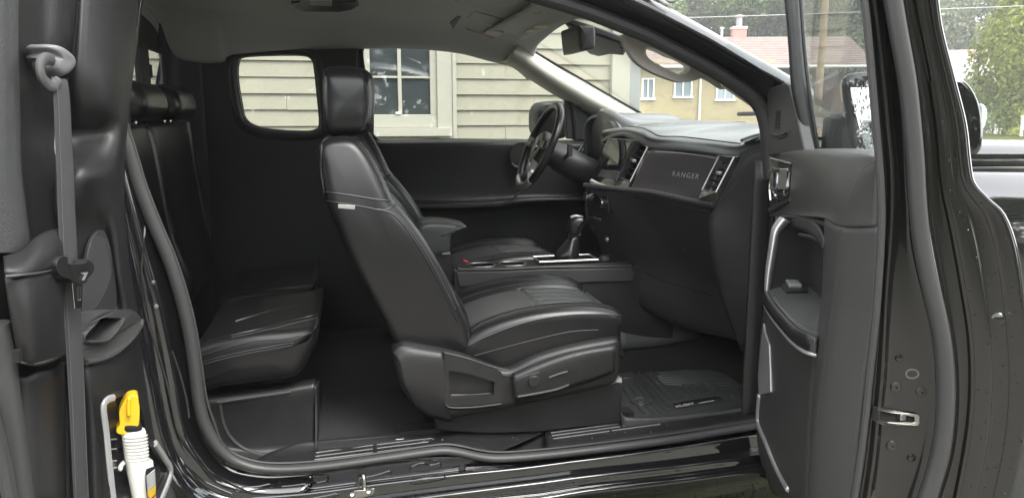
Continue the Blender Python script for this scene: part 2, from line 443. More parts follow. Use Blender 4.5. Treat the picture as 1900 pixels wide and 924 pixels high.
# window
win = empty('window', (0, HY, 0), house)
def wb(nm, px0, py0, px1, py1, y, d, m=WOODW, b=.004):
    a, c = PY(px0, py0, y), PY(px1, py1, y)
    return O(nm, box(((a.x+c.x)/2, y+d/2, (a.z+c.z)/2), (abs(c.x-a.x), d, abs(a.z-c.z))), m, win, bevel=b)
zt = PY(760, 8, HY).z
def wz(nm, px0, px1, z0, z1, y, d, m=WOODW, b=.004):
    a, c = PY(px0, 150, y).x, PY(px1, 150, y).x
    return O(nm, box(((a+c)/2, y+d/2, (z0+z1)/2), (abs(c-a), d, z1-z0)), m, win, bevel=b)
zs0, zs1 = PY(760, 238, HY-.03).z, zt
wz('casing', 811, 839, z0w, zs1, HY-.035, .08); wz('casing', 839.5, 847, z0w-.02, zs1+.02, HY-.045, .09)
wz('casing', 640, 673, z0w, zs1, HY-.035, .08)
wb('sill', 655, 238, 838, 253, HY-.07, .14); wb('apron', 660, 253, 838, 262, HY-.02, .05)
ys = HY-.012
zp0, zm0, zm1 = PY(740, 213, ys).z, PY(740, 145.5, ys).z, PY(740, 141.5, ys).z
ph = zm0-zp0
wz('sash_rail', 674, 811, PY(740, 237, ys).z, zp0, ys, .05)
wz('stile', 674, 687, zp0, zs1, ys, .05); wz('stile', 798, 810.5, zp0, zs1, ys, .05)
wz('muntin', 738, 745, zp0, zs1, ys+.008, .03, b=.003)
for k in range(3):
    zz = zm0+k*(ph+zm1-zm0); wz('muntin', 687, 738, zz, zz+(zm1-zm0)*(1 if k != 1 else 3), ys+.01, .028, b=.002); wz('muntin', 745, 798, zz, zz+(zm1-zm0)*(1 if k != 1 else 3), ys+.01, .028, b=.002)
for k in range(4):
    zz = zp0+k*(ph+zm1-zm0)
    for a, b in ((687, 738), (745, 798)): wz('pane', a-1, b+1, zz-.005, zz+ph+.005, ys+.026+.003*random.random(), .004, PANE, 0)
wb('latch', 734, 208, 744, 212, ys-.012, .02, LENS, .002)
for px in (712, 738): pass

# ------------------------------------------------------------------ trees
def crown(n, c, s, leaf, seed, lobes=14, hollow=.55):
    rnd = random.Random(seed); L = []
    for i in range(lobes):
        while True:
            p = V(rnd.uniform(-1, 1), rnd.uniform(-1, 1), rnd.uniform(-1, 1))
            if .25 < p.length < .85: break
        L.append((V(p.x*s[0], p.y*s[1], p.z*s[2]), rnd.uniform(.28, .48)))
    vs = []; fs = []
    for i in range(n):
        lc, lr = L[rnd.randrange(lobes)]
        d = V(rnd.gauss(0, 1), rnd.gauss(0, 1), rnd.gauss(0, 1)).normalized()*(hollow+(1-hollow)*rnd.random())*lr
        p = Vector(c)+lc+V(d.x*s[0], d.y*s[1], d.z*s[2])
        nn = (d.normalized()+V(rnd.uniform(-.8, .8), rnd.uniform(-.8, .8), rnd.uniform(-.5, 1))).normalized(); a = nn.orthogonal().normalized(); b = nn.cross(a)
        th = rnd.uniform(0, 6.28); a, b = a*math.cos(th)+b*math.sin(th), b*math.cos(th)-a*math.sin(th)
        k = leaf*rnd.uniform(.6, 1.4); i0 = len(vs)
        vs += [p-a*k, p+b*k*.55, p+a*k, p-b*k*.55]; fs += [(i0, i0+1, i0+2, i0+3)]
    return vs, fs
def tree(name, label, x, y, h, w, mat, seed, n=7000, leaf=.16, low=.12, group=None, cat='tree', sx=1):
    t = empty(name, (x, y, 0), label=label, cat=cat, group=group); rnd = random.Random(seed)
    gs = [tube(cr([V(x, y, -.1), V(x+rnd.uniform(-.2, .2), y, h*.3), V(x+rnd.uniform(-.4, .4), y, h*.8)], 5), [max(.05, h*.024*(1-i/14)) for i in range(11)], 8)]
    for k in range(7):
        a = rnd.uniform(0, 6.28); z = h*rnd.uniform(.2, .6)
        gs.append(tube(cr([V(x, y, z), V(x+math.cos(a)*w*.2, y+math.sin(a)*w*.2, z+h*.12), V(x+math.cos(a)*w*.4, y+math.sin(a)*w*.4, z+h*.2)], 4), [.012*h*(1-i/10) for i in range(9)], 6))
    O('trunk', gs, BARK, t)
    O('crown', crown(n, (x, y, h*(low+(1-low)/2)), (w/2, w/2, h*(1-low)/2), leaf, seed), mat, t, sharp=180)
    return t
def at(px, dist, z=0):
    v = ray(px, 210); v = V(v.x, v.y, 0).normalized(); return v.x*dist, v.y*dist
def tz(px, py, dist): # height seen at a pixel at that range
    return 1.5+(210-py)/F*dist*math.cos(math.atan((px-950)/F))
TR = [ # px, dist, height, width, material, label
 (1205, 62, 14, 9, LF1, 'dense green tree behind the tan house, partly behind the windshield header'),
 (1290, 66, 16, 10, LF3, 'olive toned tree behind the tan house left of its chimney'),
 (1385, 64, 15, 10, LF1, 'bright mid green tree directly behind the brick chimney'),
 (1450, 70, 19, 9, LF2, 'light green tree beyond the red brown roof, beside the open front door frame'),
 (1540, 62, 17, 9, LF3, 'tree behind the utility pole, seen through the open door glass'),
 (1615, 66, 18, 10, LF1, 'dark green tree beyond the open door, seen through its window edge'),
 (1700, 78, 17, 11, LF3, 'tree hidden for the most part behind the open front door'),
 (1785, 84, 19, 12, LF3, 'hazy olive tree on the far slope above the pink roof'),
 (1840, 92, 21, 13, LF1, 'tall dark tree on the far slope behind the lime tree'),
 (1930, 88, 20, 13, LF3, 'far olive tree at the edge behind the lime tree'),
 (1060, 64, 14, 9, LF3, 'tree behind the corner of the cream house'),
]
for i, (px, d, h, w, m, lb) in enumerate(TR):
    x, y = at(px, d); tree('broadleaf_tree', lb, x, y, h, w, m, 20+i, n=13000, leaf=.19, low=.02, group='trees across the street')
x, y = at(1948, 46); tree('lime_tree', 'large yellow green tree standing on the lawn across the street', x, y, 11.5, 7.2, LF2, 77, n=42000, leaf=.115, low=-.05)
for i, (px, d, h, w, lb) in enumerate(((1800, 60, 3.2, 6, 'dark bush below the pink roof behind the door mirror'), (1845, 62, 3.6, 5, 'dark bush between the door mirror and the lime tree'), (1905, 42, 1.0, 1.6, 'small yellowish shrub at the foot of the lime tree'))):
    x, y = at(px, d); t = empty('bush', (x, y, 0), label=lb, cat='bush', group='bushes along the lawn')
    O('stem', tube([V(x, y, -.1), V(x+.1, y, h*.5)], .06, 6), BARK, t); O('foliage', crown(3000, (x, y, h*.5), (w/2, w/2, h*.55), .13, 90+i), LF2 if i == 2 else LF1, t, sharp=180)

x, y = 13.5, -8.0; tree('drive_tree', 'spreading tree along the drive, mirrored in the wet front fender', x, y, 16, 11, LF1, 301, n=15000, leaf=.26, low=.12)
# added hedge out of view: blocks low sky mirrored in paint and leather
hg_ = empty('sky_blocker_hedge', (0, -9, 0), label='added hedge out of view, darkens what the black door paint mirrors', cat='hedge')
rnd = random.Random(5); vs = []; fs = []
for i in range(30000):
    x = rnd.uniform(-16, 12); top = 5.2+.9*math.sin(x*.9)+.7*math.sin(x*2.3+1); p = V(x, -9+rnd.gauss(0, .7), top*(1-rnd.random()**1.6)); a = V(rnd.gauss(0, 1), rnd.gauss(0, 1), rnd.gauss(0, 1)).normalized(); b = a.orthogonal().normalized(); k = rnd.uniform(.12, .26); i0 = len(vs)
    vs += [p-a*k, p+b*k*.6, p+a*k, p-b*k*.6]; fs.append((i0, i0+1, i0+2, i0+3))
O('foliage', (vs, fs), LF1, hg_, sharp=180)
O('stem', [tube([V(x, -9, -.1), V(x+.2, -9.1, 4)], .09, 6) for x in range(-15, 12, 2)], BARK, hg_)
rnd = random.Random(11); vs = []; fs = []
for i in range(16000):
    px = rnd.uniform(1020, 2010); x, y = at(px, 104+rnd.uniform(-5, 5)); top = 27+4*math.sin(px*.021)+3*math.sin(px*.053); p = V(x, y, top*rnd.random()**.8); a = V(rnd.gauss(0, 1), rnd.gauss(0, 1), rnd.gauss(0, 1)).normalized(); b = a.orthogonal().normalized(); k = rnd.uniform(.4, .9); i0 = len(vs)
    vs += [p-a*k, p+b*k*.6, p+a*k, p-b*k*.6]; fs.append((i0, i0+1, i0+2, i0+3))
O('treeline', (vs, fs), LF3, sharp=180, kind='stuff')
# ------------------------------------------------------------------ tan house across the street
BD = 42.0
bh = empty('brick_house', (20, 36, 0), label='tan brick house with a red brown shingle roof across the street', cat='house')
A, B = at(1166, BD), at(1600, BD+3)
Av, Bv = V(A[0], A[1], 0), V(B[0], B[1], 0); hd = (Bv-Av).normalized(); hn = V(-hd.y, hd.x, 0)
if hn.y < 0: hn = -hn
hl = (Bv-Av).length; ez = tz(1300, 146, BD); ez = 3.55; rz = tz(1350, 71, BD+3)
Ml = Matrix(((hd.x, hn.x, 0, Av.x), (hd.y, hn.y, 0, Av.y), (0, 0, 1, 0), (0, 0, 0, 1)))
def hb(nm, x0, x1, y0, y1, z0, z1, m, b=0, par=bh): return O(nm, xf(box(((x0+x1)/2, (y0+y1)/2, (z0+z1)/2), (x1-x0, y1-y0, z1-z0)), Ml), m, par, bevel=b)
split = hl*.62
hb('wall', 0, split, 0, 7, -.2, ez+.6, BRK); hb('wall', split+.01, hl, .6, 7, -.2, ez, BRK2)
# brick courses stand proud as thin bands
cs = []
for k in range(29):
    z = .1+k*.145; w_ = [0]+sorted(random.uniform(.2, split-.2) for _ in range(3))+[split-.01]
    for a_, b_ in zip(w_, w_[1:]): cs.append(xf(box(((a_+b_)/2, -.014+random.uniform(-.004, .004), z), (b_-a_-.01, .034, .125)), Ml))
O('brick_course', cs, BRK, bh, kind='stuff')
# roof: two slopes
hw = 3.6
O('roof', [xf(([V(-.4, -.5, ez+.35), V(hl+.4, -.5, ez+.35), V(hl+.4, hw, rz), V(-.4, hw, rz), V(-.4, -.5, ez+.23), V(hl+.4, -.5, ez+.23), V(hl+.4, hw, rz-.15), V(-.4, hw, rz-.15)], [(0, 1, 2, 3), (7, 6, 5, 4), (0, 4, 5, 1), (1, 5, 6, 2), (2, 6, 7, 3), (3, 7, 4, 0)]), Ml),
           xf(([V(-.4, hw, rz), V(hl+.4, hw, rz), V(hl+.4, 8, ez), V(-.4, 8, ez)], [(0, 1, 2, 3)]), Ml)], ROOF, bh, sharp=20)
sl = []
for k in range(1, 16):
    t = k/16; sl.append(xf(box((hl/2, -.5+t*(hw+.5), ez+.355+t*(rz-ez-.35)), (hl+.8, .06, .03)), Ml))
O('shingle_course', sl, ROOF, bh, kind='stuff')
O('gutter', xf(tube([V(-.4, -.55, ez+.3), V(hl+.4, -.55, ez+.3)], .07, 8), Ml), WHI, bh)
def facewin(px, py0, py1, wpx):
    best = PL(px, (py0+py1)/2, Av, hn); u = (best-Av).dot(hd); z0 = PL(px, py1, Av, hn).z; z1 = PL(px, py0, Av, hn).z; w = wpx/F*BD
    f = empty('window', best, bh)
    O('frame', [xf(box((u-w/2, -.06, (z0+z1)/2), (.08, .12, z1-z0)), Ml), xf(box((u+w/2, -.06, (z0+z1)/2), (.08, .12, z1-z0)), Ml), xf(box((u, -.06, z1), (w+.1, .14, .08)), Ml), xf(box((u, -.06, z0), (w+.2, .18, .1)), Ml), xf(box((u, -.05, (z0+z1)/2), (.07, .1, z1-z0)), Ml)], M('window_white', (.75, .77, .78), .5), f)
    for s in (-1, 1): O('pane', xf(box((u+s*w/4, -.02, (z0+z1)/2), (w/2-.08, .03, z1-z0-.06)), Ml), M('pale_pane', (.22, .27, .30), .05, coat=1), f)
facewin(1202, 147, 184, 20); facewin(1267, 150, 181, 30); facewin(1345, 158, 186, 30)
dp = PL(1298, 180, Av, hn); u = (dp-Av).dot(hd); O('downpipe', xf(tube([V(u, -.12, -.1), V(u, -.12, ez+.5)], .06, 8), Ml), WHI, bh)
cp = PL(1372, 66, Av+hn*hw, hn); u = (cp-Av).dot(hd)
ch = O('chimney', xf(box((u, hw+.2, rz+.05), (.75, .6, .75)), Ml), M('red_brick', (.42, .22, .18), .85, bump=.5, scale=10, var=.2), bh)
O('chimney_cap', xf(box((u, hw+.2, rz+.5), (.85, .7, .14)), Ml), M('pale_cement', (.55, .53, .5), .9), ch, bevel=.02)
O('flue', xf(lathe([(.17, 0), (.17, .5), (.24, .52), (.24, .62), (.1, .66)], V(u, hw+.2, rz+.57), V(0, 0, 1), 12), Ml), M('flue_steel', (.3, .3, .3), .5, metal=.4), ch)
O('vent_pipe', xf(lathe([(.07, -.2), (.07, .5), (.12, .52), (.12, .6)], V(u-1.05, hw-.3, rz-.1), V(0, 0, 1), 10), Ml), SILV, bh)
# far pink-roofed house with a white tarp
x, y = at(1790, 66); fh = empty('pink_roof_house', (x, y, 0), label='low house with a faded pink roof and a white gable, behind the door mirror', cat='house')
v = V(y, -x, 0).normalized(); nn = V(x, y, 0).normalized(); Mf = Matrix(((v.x, nn.x, 0, x), (v.y, nn.y, 0, y), (0, 0, 1, 0), (0, 0, 0, 1)))
ez2, rz2 = tz(1790, 142, 66), tz(1790, 92, 66)
O('wall', xf(box((0, 3, ez2/2), (5, 6, ez2)), Mf), WHI, fh)
O('roof', xf(prism([V(-2.9, -.4, ez2), V(2.9, -.4, ez2), V(2.4, 3, rz2), V(-2.4, 3, rz2)], V(0, .5, -.12)), Mf), M('pink_shingles', (.48, .33, .29), .9, bump=.4, scale=6, var=.25), fh)
O('gable', xf(prism([V(-2.0, -1.2, ez2-.4), V(2.2, -1.2, ez2-.4), V(1.9, -1.2, ez2+.1), V(-.6, -1.2, ez2+1.2), V(-2.0, -1.2, ez2+.2)], V(0, 1.6, 0)), Mf), M('white_tarp', (.8, .8, .8), .6, bump=.6, scale=2), fh)
# utility pole and wires
x, y = at(1516, 30); O('utility_pole', tube([V(x, y, -.2), V(x+.03, y, 5), V(x, y, 10)], [.125, .12, .10], 12), POLE, label='brown wooden utility pole seen through the open door glass', cat='utility pole')
def wirep(z0, z1, py0, py1, d, lb):
    a, b = at(900, d), at(2000, d); p = [V(a[0]+(b[0]-a[0])*t/12, a[1]+(b[1]-a[1])*t/12, 0) for t in range(13)]
    for i, q in enumerate(p):
        t = i/12; fpx = q.dot(V(RT.x, RT.y, 0)); dep = q.dot(V(FW.x, FW.y, 0))
        yy = py0+(py1-py0)*t+5*math.sin(math.pi*t); q.z = 1.5+(210-yy)/F*dep*1.0
    O('power_line', tube(p, .016, 6), WIRE, label=lb, cat='power line', group='overhead wires along the street')
wirep(0, 0, 3, 3, 29.5, 'upper pale overhead wire crossing in front of the trees')
wirep(0, 0, 48, 15, 30.5, 'lower pale overhead wire passing just above the brick chimney')
x, y = at(1899, 40); O('lamp_post', [tube([V(x, y, -.1), V(x, y, 1.3)], .06, 10), lathe([(.02, 0), (.1, .02), (.1, .06), (.02, .1)], V(x, y, 1.3), V(0, 0, 1), 10)], WHI, label='short white post on the lawn beside the lime tree', cat='post')
# ================================================================== TRUCK
truck = empty('pickup_truck', (.5, 2.8, 0), label='black pickup truck with both near doors open, showing its black leather cab', cat='pickup truck')
T = truck
# ------------------------------------------------------------------ headliner
YF = 3.58
far = PYs('235,40 290,76 345,107 405,105 425,92 540,83 655,79 760,79 850,87 910,102 955,114 985,138', YF)
far[0] = V(-.745, YF, far[3].z); far[1] = V(-.74, YF, far[3].z); far[2] = V(-.72, YF, far[3].z)
def hl_row(Y, dz, back):
    out = []
    for i, p in enumerate(far):
        k = i/(len(far)-1); x = p.x
        z = 1.85+dz
        if i >= 8: z -= (.012, .03, .055, .1)[i-8]
        if i <= 2: z -= (.06, .03, .0)[i]
        out.append(V(x, Y, z))
    return out
rows = [hl_row(2.0, .03, 0), hl_row(2.2, .075, 0), hl_row(2.6, .095, 0), hl_row(3.0, .095, 0), hl_row(3.3, .07, 0), hl_row(3.48, .035, 0), far, [p+V(0, .05, -.02) for p in far]]
hg = sheet(rows, 4, 5)
O('headliner', hg, HEAD, T, thick=.012, off=0, sharp=180); hb_ = bvh(hg)
# header strip over the windshield
hdr = [PY(964, 72, 3.45), PY(1010, 53, 3.1), PY(1038, 41, 2.9), PY(1053, 33, 2.78), V(.80, 2.5, 1.86), V(.86, 2.2, 1.83), V(.88, 2.05, 1.80)]
hdg = sheet([[p+V(-.14, 0, .035) for p in hdr], [p+V(-.05, 0, .02) for p in hdr], hdr, [p+V(.03, 0, .02) for p in hdr]], 4, 4)
O('windshield_header', hdg, HEAD, T, thick=.012, sharp=180); hb_ = bvh(hg, hdg)
# outer roof skin so that the cab is closed from above
O('roof_panel', sheet([[V(-1.05, y, z), V(-.6, y, z+.03), V(0, y, z+.04), V(.55, y, z+.02), V(.9, y, z-.06)] for y, z in ((1.96, 1.90), (2.1, 1.985), (2.8, 2.01), (3.5, 1.985), (3.72, 1.90))], 4, 4), PAINT, T, thick=.01, sharp=180)
# overhead console
oc = O('overhead_console', xf(box((0, 0, 0), (.22, .20, .035)), Matrix.Translation(V(.53, 2.95, 1.925)) @ Matrix.Rotation(R(4), 4, 'Y')), HEAD, T, bevel=.012)
def onhead(s, d, nm, m, par, bev=.002):
    p = [hit(hb_, *q) for q in pp(s)]; q = [a+n*.004 for a, n in p if a is not None]; nn = p[0][1]
    return O(nm, prism(q, nn*d), m, par, bevel=bev)
LAMPB = M('map_lamp_lens', (.62, .55, .52), .3)
onhead('880,18 935,33 922,45 866,31', .006, 'console_face', M('console_plastic', (.36, .35, .33), .5), oc)
onhead('864,50 917,67 907,72 868,58', .012, 'lamp_lens', LAMPB, oc); onhead('905,49 935,55 924,64 897,57', .012, 'lamp_lens', LAMPB, oc)
onhead('835,40 850,27 856,29 840,52', .006, 'console_slot', PLASD, oc)
dv = onhead('970,10 1007,17 1002,21 992,20', .01, 'visor_label', M('visor_label_white', (.75, .72, .66), .5), T, .001)
for s in ('992,49 995,44 1021,44 1014,49', '976,57 980,53 1001,53 992,57'):
    onhead(s, .006, 'visor_label', M('pale_sticker', (.9, .84, .66), .5), T, .001)
# dome light at the top
dl = onhead('540,2 553,12 566,15 630,16 652,12 666,4 660,-14 545,-14', .012, 'dome_light', PLAS, T, .004)
onhead('574,1 616,3 616,-8 574,-8', .016, 'lamp_lens', LENS, dl)
for s in ('548,8 556,9 556,-6 541,-4', '632,8 658,5 660,-6 632,-6'): onhead(s, .018, 'switch', PLASD, dl)

# ------------------------------------------------------------------ far side of the cab
YD = 3.62
def hole(s, Y, n=4): return cr(PYs(s, Y), n, True)
qs = '441,150 442,116 452,106 500,103 560,103 577,110 582,125 588,180 592,228 585,241 560,244 500,240 470,232 455,220 449,200'
outer = PYs('330,50 420,60 668,60 664,90 662,130 672,170 684,215 692,262 700,300 735,430 760,760 340,760 328,420 322,200 318,60', YD)
qo = hole(qs, YD)
gm = prism(outer, V(0, .03, 0), [qo])
O('side_trim', gm, PLASD, T, bevel=.006)
# bezel flared round the quarter window
c = sum(qo, Vector())/len(qo)
def grow(p, s, dy): d = p-c; l = d.length; return c+d*((l+s)/l)+V(0, dy, 0)
O('quarter_window_bezel', grid([[grow(p, a, b) for p in qo] for a, b in ((-.001, .05), (0, .012), (.012, -.012), (.03, -.016), (.048, 0.002))], True), PLAS, T, sharp=180)
O('quarter_glass', prism([grow(p, .012, .045) for p in qo], V(0, .004, 0)), GLASS, T)
O('quarter_glass_gasket', tube([grow(p, .001, .03) for p in qo], .004, 6, True), VOID, T)
# driver door: frame above, trimmed panel below
ddoor = empty('driver_door', (.5, YD, .6), T)
ws = '671,112 672,90 682,80 700,78 760,79 830,84 880,93 930,108 975,128 1020,158 1052,186 1062,225 1066,264 980,262 800,261 700,262 690,215 680,160'
wo = hole(ws, YD+.03, 3)
O('window_frame', prism(PYs('650,130 650,60 700,50 800,50 900,66 960,90 1010,118 1080,175 1100,215 1110,290 690,290 690,264 676,200', YD+.03), V(0, .05, 0), [wo]), PLASD, ddoor, bevel=.006)
c2 = sum(wo, Vector())/len(wo)
O('window_seal', tube([p+(c2-p).normalized()*.004+V(0, -.004, 0) for p in wo], .007, 6, True), RUB, ddoor)
gl = O('door_glass', prism([p+(p-c2).normalized()*.02+V(0, .03, 0) for p in wo], V(0, .004, 0)), GLASS, ddoor)
rows = [PYs('694,262 760,261 840,260 900,260 960,260 1020,262 1190,264', YD+.02), PYs('694,267 760,266 840,265 900,265 960,265 1020,267 1190,269', YD-.06),
        PYs('694,272 760,271 840,271 900,271 960,272 1020,274 1190,276', YD-.075), PYs('694,300 760,300 840,300 900,300 960,300 1020,302 1190,304', YD-.06),
        PYs('694,345 760,345 840,345 900,346 960,348 1020,350 1190,350', YD-.045), PYs('720,374 760,375 840,374 900,372 960,368 1020,366 1190,366', YD-.05),
        PYs('720,378 760,379 840,378 900,376 960,370 1020,368 1190,368', YD-.12), PYs('720,386 760,387 840,386 900,384 960,378 1020,374 1190,374', YD-.13),
        PYs('720,400 760,400 840,400 900,398 960,396 1020,392 1190,390', YD-.07), PYs('740,520 780,520 840,520 900,520 960,520 1020,520 1190,520', YD-.05), PYs('740,700 780,700 840,700 900,700 960,700 1020,700 1190,700', YD-.05)]
dg = sheet(rows, 3, 3); dpn = O('door_trim', dg, PLASD, ddoor, thick=.01, sharp=180)
O('armrest_line', [tube(cr(PYs('788,382 840,380 900,378 935,376 955,366 968,350', YD-.135), 4), .004, 6), tube(cr(PYs('815,385 860,384 900,382 935,380', YD-.135), 4), .003, 6)], SOFT, dpn)
O('pull_handle', lathe([(.001, .0), (.05, 0), (.062, .006), (.066, .016), (.062, .02)], PY(968, 289, YD-.07), V(0, -1, 0), 24), PLAS, ddoor)
O('handle_lip', tube(cr(PYs('949,303 955,309 970,312 985,306', YD-.09), 5), .006, 8), SOFT, ddoor)
sl_ = O('mirror_sail', prism(PYs('1048,180 1062,185 1085,210 1100,226 1100,262 1052,258', YD-.012), V(0, .03, 0)), PLASD, ddoor, bevel=.006)
O('sail_post', tube(cr(PYs('1056,185 1062,200 1067,230 1069,262', YD-.02), 4), .010, 8), PLAS, ddoor)
# driver side mirror outside
ym = YD+.22
dm = O('door_mirror', puff(cr(PYs('992,222 995,202 1004,191 1022,188 1045,188 1052,196 1054,230 1050,255 1020,258 996,250', ym), 4, True), ym-.02, ym+.16, .03, 40), M('mirror_shell', (.010, .010, .010), .5), T)
O('mirror_face', prism([p for p in cr(PYs('998,222 1001,205 1010,196 1024,194 1042,194 1046,200 1047,230 1044,250 1020,252 1001,245', ym-.034), 3, True)], V(0, -.004, 0)), M('mirror_dark', (.03, .03, .03), .15), dm)
dmt = bvh(prism(PYs('1030,185 1058,185 1058,262 1030,262', ym-.05), V(0, -.004, 0)))

# ------------------------------------------------------------------ driver pillar (light grey) and windshield
ap = []
for px0, py0, px1, py1, Y in ((962, 82, 940, 112, 3.5), (985, 95, 965, 126, 3.52), (1030, 122, 1010, 157, 3.54), (1080, 151, 1058, 186, 3.56), (1130, 180, 1100, 208, 3.57), (1195, 216, 1160, 232, 3.58)):
    a, b = PY(px0, py0, Y+.04), PY(px1, py1, Y+.02); m_ = PY((px0*.62+px1*.38), (py0*.62+py1*.38), Y-.035); m2 = PY((px0*.25+px1*.75), (py0*.25+py1*.75), Y-.025)
    ap.append([a+V(.02, .03, .0), a, m_, m2, b, b+V(-.01, .06, 0)])
O('a_pillar_trim', sheet(ap, 5, 4), BEIGE, T, thick=.008, sharp=180)
O('pillar_gasket', tube(cr(PYs('1037,40 1005,51 980,62 966,70 968,78 985,92 1030,119 1080,148 1130,177 1190,211', 3.5, 3.6), 5), .006, 6), VOID, T)
Xb, zb0 = 1.66, 1.463
base = [V(Xb-.20, 3.62, zb0), V(Xb-.08, 3.4, zb0), V(Xb, 2.85, zb0), V(Xb-.04, 2.4, zb0), V(Xb-.14, 2.07, zb0)]
top = [V(.79, 3.5, 1.85), V(.83, 3.2, 1.88), V(.87, 2.8, 1.89), V(.85, 2.4, 1.86), V(.76, 2.07, 1.81)]
O('windshield', sheet([top, [a.lerp(b, .5)+V(.008, 0, .008) for a, b in zip(top, base)], base], 4, 5), WSGLASS, T, sharp=180)
# camera cover and rear view mirror
def ws_pt(px, py, off=0):
    n = (base[2]-top[2]).cross(V(0, 1, 0)).normalized(); return PL(px, py, top[2]+n*off, n)
wn = (base[2]-top[2]).cross(V(0, 1, 0)).normalized()
if wn.x > 0: wn = -wn
cc = [PL(x, y, top[2]+wn*.015+V(0, 0, -.01), wn) for x, y in pp('1052,31 1098,46 1158,68 1164,92 1140,90 1118,95 1100,90 1087,78 1075,60')]
cv = O('camera_cover', prism(cc, wn*.03), PLASD, T, bevel=.01)
gs = [prism([PL(x, y, top[2]+wn*.05, wn) for x, y in ((1112+i*8, 97), (1114+i*8, 97), (1128+i*8, 88), (1126+i*8, 88))], wn*.004) for i in range(6)]
O('cover_fins', gs, PLAS, cv)
Ymr = 2.82
mo = cr([p for q in pp('1056,56 1060,54 1080,53 1085,57 1087,75 1086,93 1078,97 1064,99 1060,95') for p in [PY(*q, Ymr)]], 4, True)
mr = O('rearview_mirror', puff(mo, Ymr-.12, Ymr+.12, .012, 36, cush=.002), PLAS, T)
O('mirror_arm', tube([PY(1083, 72, Ymr), PY(1094, 66, Ymr), PY(1104, 60, Ymr)], .009, 8), PLASD, mr)
# passenger grab handle on the near pillar
YG = 2.10
ho = cr(PYs('1158,64 1161,78 1168,97 1180,114 1200,129 1230,143 1262,153 1285,151 1310,146 1345,166 1300,118 1250,90 1200,70', YG), 4, True)
hi = cr(PYs('1198,92 1204,89 1228,97 1258,110 1277,123 1276,132 1262,139 1240,131 1208,113 1198,101', YG), 4, True)
O('grab_handle', prism(ho, V(0, .028, 0), [hi]), M('handle_beige', (.40, .37, .34), .55, bump=.1, scale=400), T, bevel=.009, seg=4)
hc = sum(hi, Vector())/len(hi)
O('handle_rim', grid([[p+(hc-p).normalized()*a+V(0, b, 0) for p in hi] for a, b in ((-.004, -.001), (.002, .0), (.005, .012), (.005, .026))], True), M('pale_handle_inner', (.62, .60, .54), .5), T, sharp=180)

# ------------------------------------------------------------------ near side: opening seal, painted pillar and header
YS = 2.02
upper = PYs('863,-70 940,-28 1000,-6 1046,8 1095,24 1158,49 1200,66 1250,92 1318,128 1366,158 1395,180 1413,203 1422,232 1426,262 1428,292 1430,330', 2.04)
upper = [V(-.9, 2.04, upper[0].z+.005), V(-.3, 2.04, upper[0].z+.012)]+upper
O('door_seal', tube(cr(upper, 5), .021, 10, flatr=.024, up=V(0, 1, 0)), RUB, T)
O('pillar_inner_edge', tube(cr(PYs('1340,158 1372,180 1396,197 1411,215 1418,240 1421,262 1423,280', 2.07), 5), .005, 6), BEIGE, T)
rows = []
for a, b, c3 in (((900, -62), (985, -68), (1040, -78)), ((1000, -22), (1085, -36), (1125, -50)), ((1100, 10), (1175, 2), (1200, -4)), ((1180, 40), (1250, 39), (1250, 23)), ((1250, 72), (1328, 81), (1328, 66)), ((1318, 108), (1406, 128), (1396, 105)), ((1366, 138), (1430, 141), (1425, 121)), ((1412, 178), (1463, 160), (1468, 146)), ((1436, 215), (1500, 190), (1510, 172))):
    p0, p1, p2 = PY(*a, 2.035), PY(*b, 1.950), PY(*c3, 1.985)
    rows.append([p0+V(0, .02, 0), p0, p0.lerp(p1, .5)+V(0, .006, 0), p1+V(0, .004, -.002), p1+V(0, .004, .006), p1.lerp(p2, .5)+V(0, -.002, .003), p2, p2+V(.01, .03, .004), p2+V(.02, .12, .0)])
pg = sheet(rows, 4, 5)
O('a_pillar', pg, PAINT, T, thick=.006, sharp=60); pil_b = bvh(pg)
O('ditch_moulding', [tube(cr(PYs('1328,80 1380,110 1430,138 1462,156', 1.965), 4), .004, 6), tube(cr(PYs('1400,119 1430,138 1458,155', 1.975), 4), .003, 6)], RUB, T)
# opening seal down the rear jamb and along the sill
sp = pp('230,-60 225,20 218,100 214,180 222,230 240,285 258,345 285,415 312,478 334,545 350,610 361,680 370,750 384,795 410,835 445,859 500,870 590,866 700,851.5 790,838.5 826,835.5 855,839.5 885,846 925,850 1000,845 1100,834 1250,815 1400,789 1480,773')
seal = [PY(x, y, YS) for x, y in sp]
sc_ = cr(seal, 5); sr_ = [.0165-.0048*min(1, max(0, (p.x+.42)/.22)) for p in sc_]
O('sill_seal', tube(sc_, sr_, 12, flatr=.015, up=V(0, 1, 0)), RUB, T)
O('seal_lip', tube(cr([PY(x+(13 if y < 800 else 4), y-(3 if y < 700 else 11.5), YS+.012) for x, y in sp[4:]], 5), .0035, 6), RUB, T)
# rear jamb: painted sheet between the rear door and the seal, swept into the sill
rows = []
for o_, m1, m2, s in (((150, -40), (205, -40), (240, -40), (268, -40)), ((150, 150), (190, 150), (215, 150), (244, 150)), ((150, 280), (190, 280), (225, 290), (248, 280)), ((160, 420), (210, 420), (255, 420), (292, 415)), ((190, 560), (240, 560), (292, 560), (338, 545)), ((210, 690), (265, 690), (318, 700), (362, 680)), ((240, 790), (290, 800), (335, 795), (378, 770)), ((262, 880), (315, 875), (365, 850), (400, 820)), ((300, 960), (365, 930), (405, 893), (440, 852)), ((380, 1010), (440, 950), (480, 912), (505, 864)), ((480, 1010), (530, 950), (570, 908), (600, 858))):
    rows.append([PY(*o_, 1.93), PY(*m1, 1.955), PY((m1[0]+m2[0])/2+4, (m1[1]+m2[1])/2, 1.99), PY(*m2, 1.995), PY((m2[0]+s[0])/2, (m2[1]+s[1])/2, 2.03), PY(*s, YS+.02)])
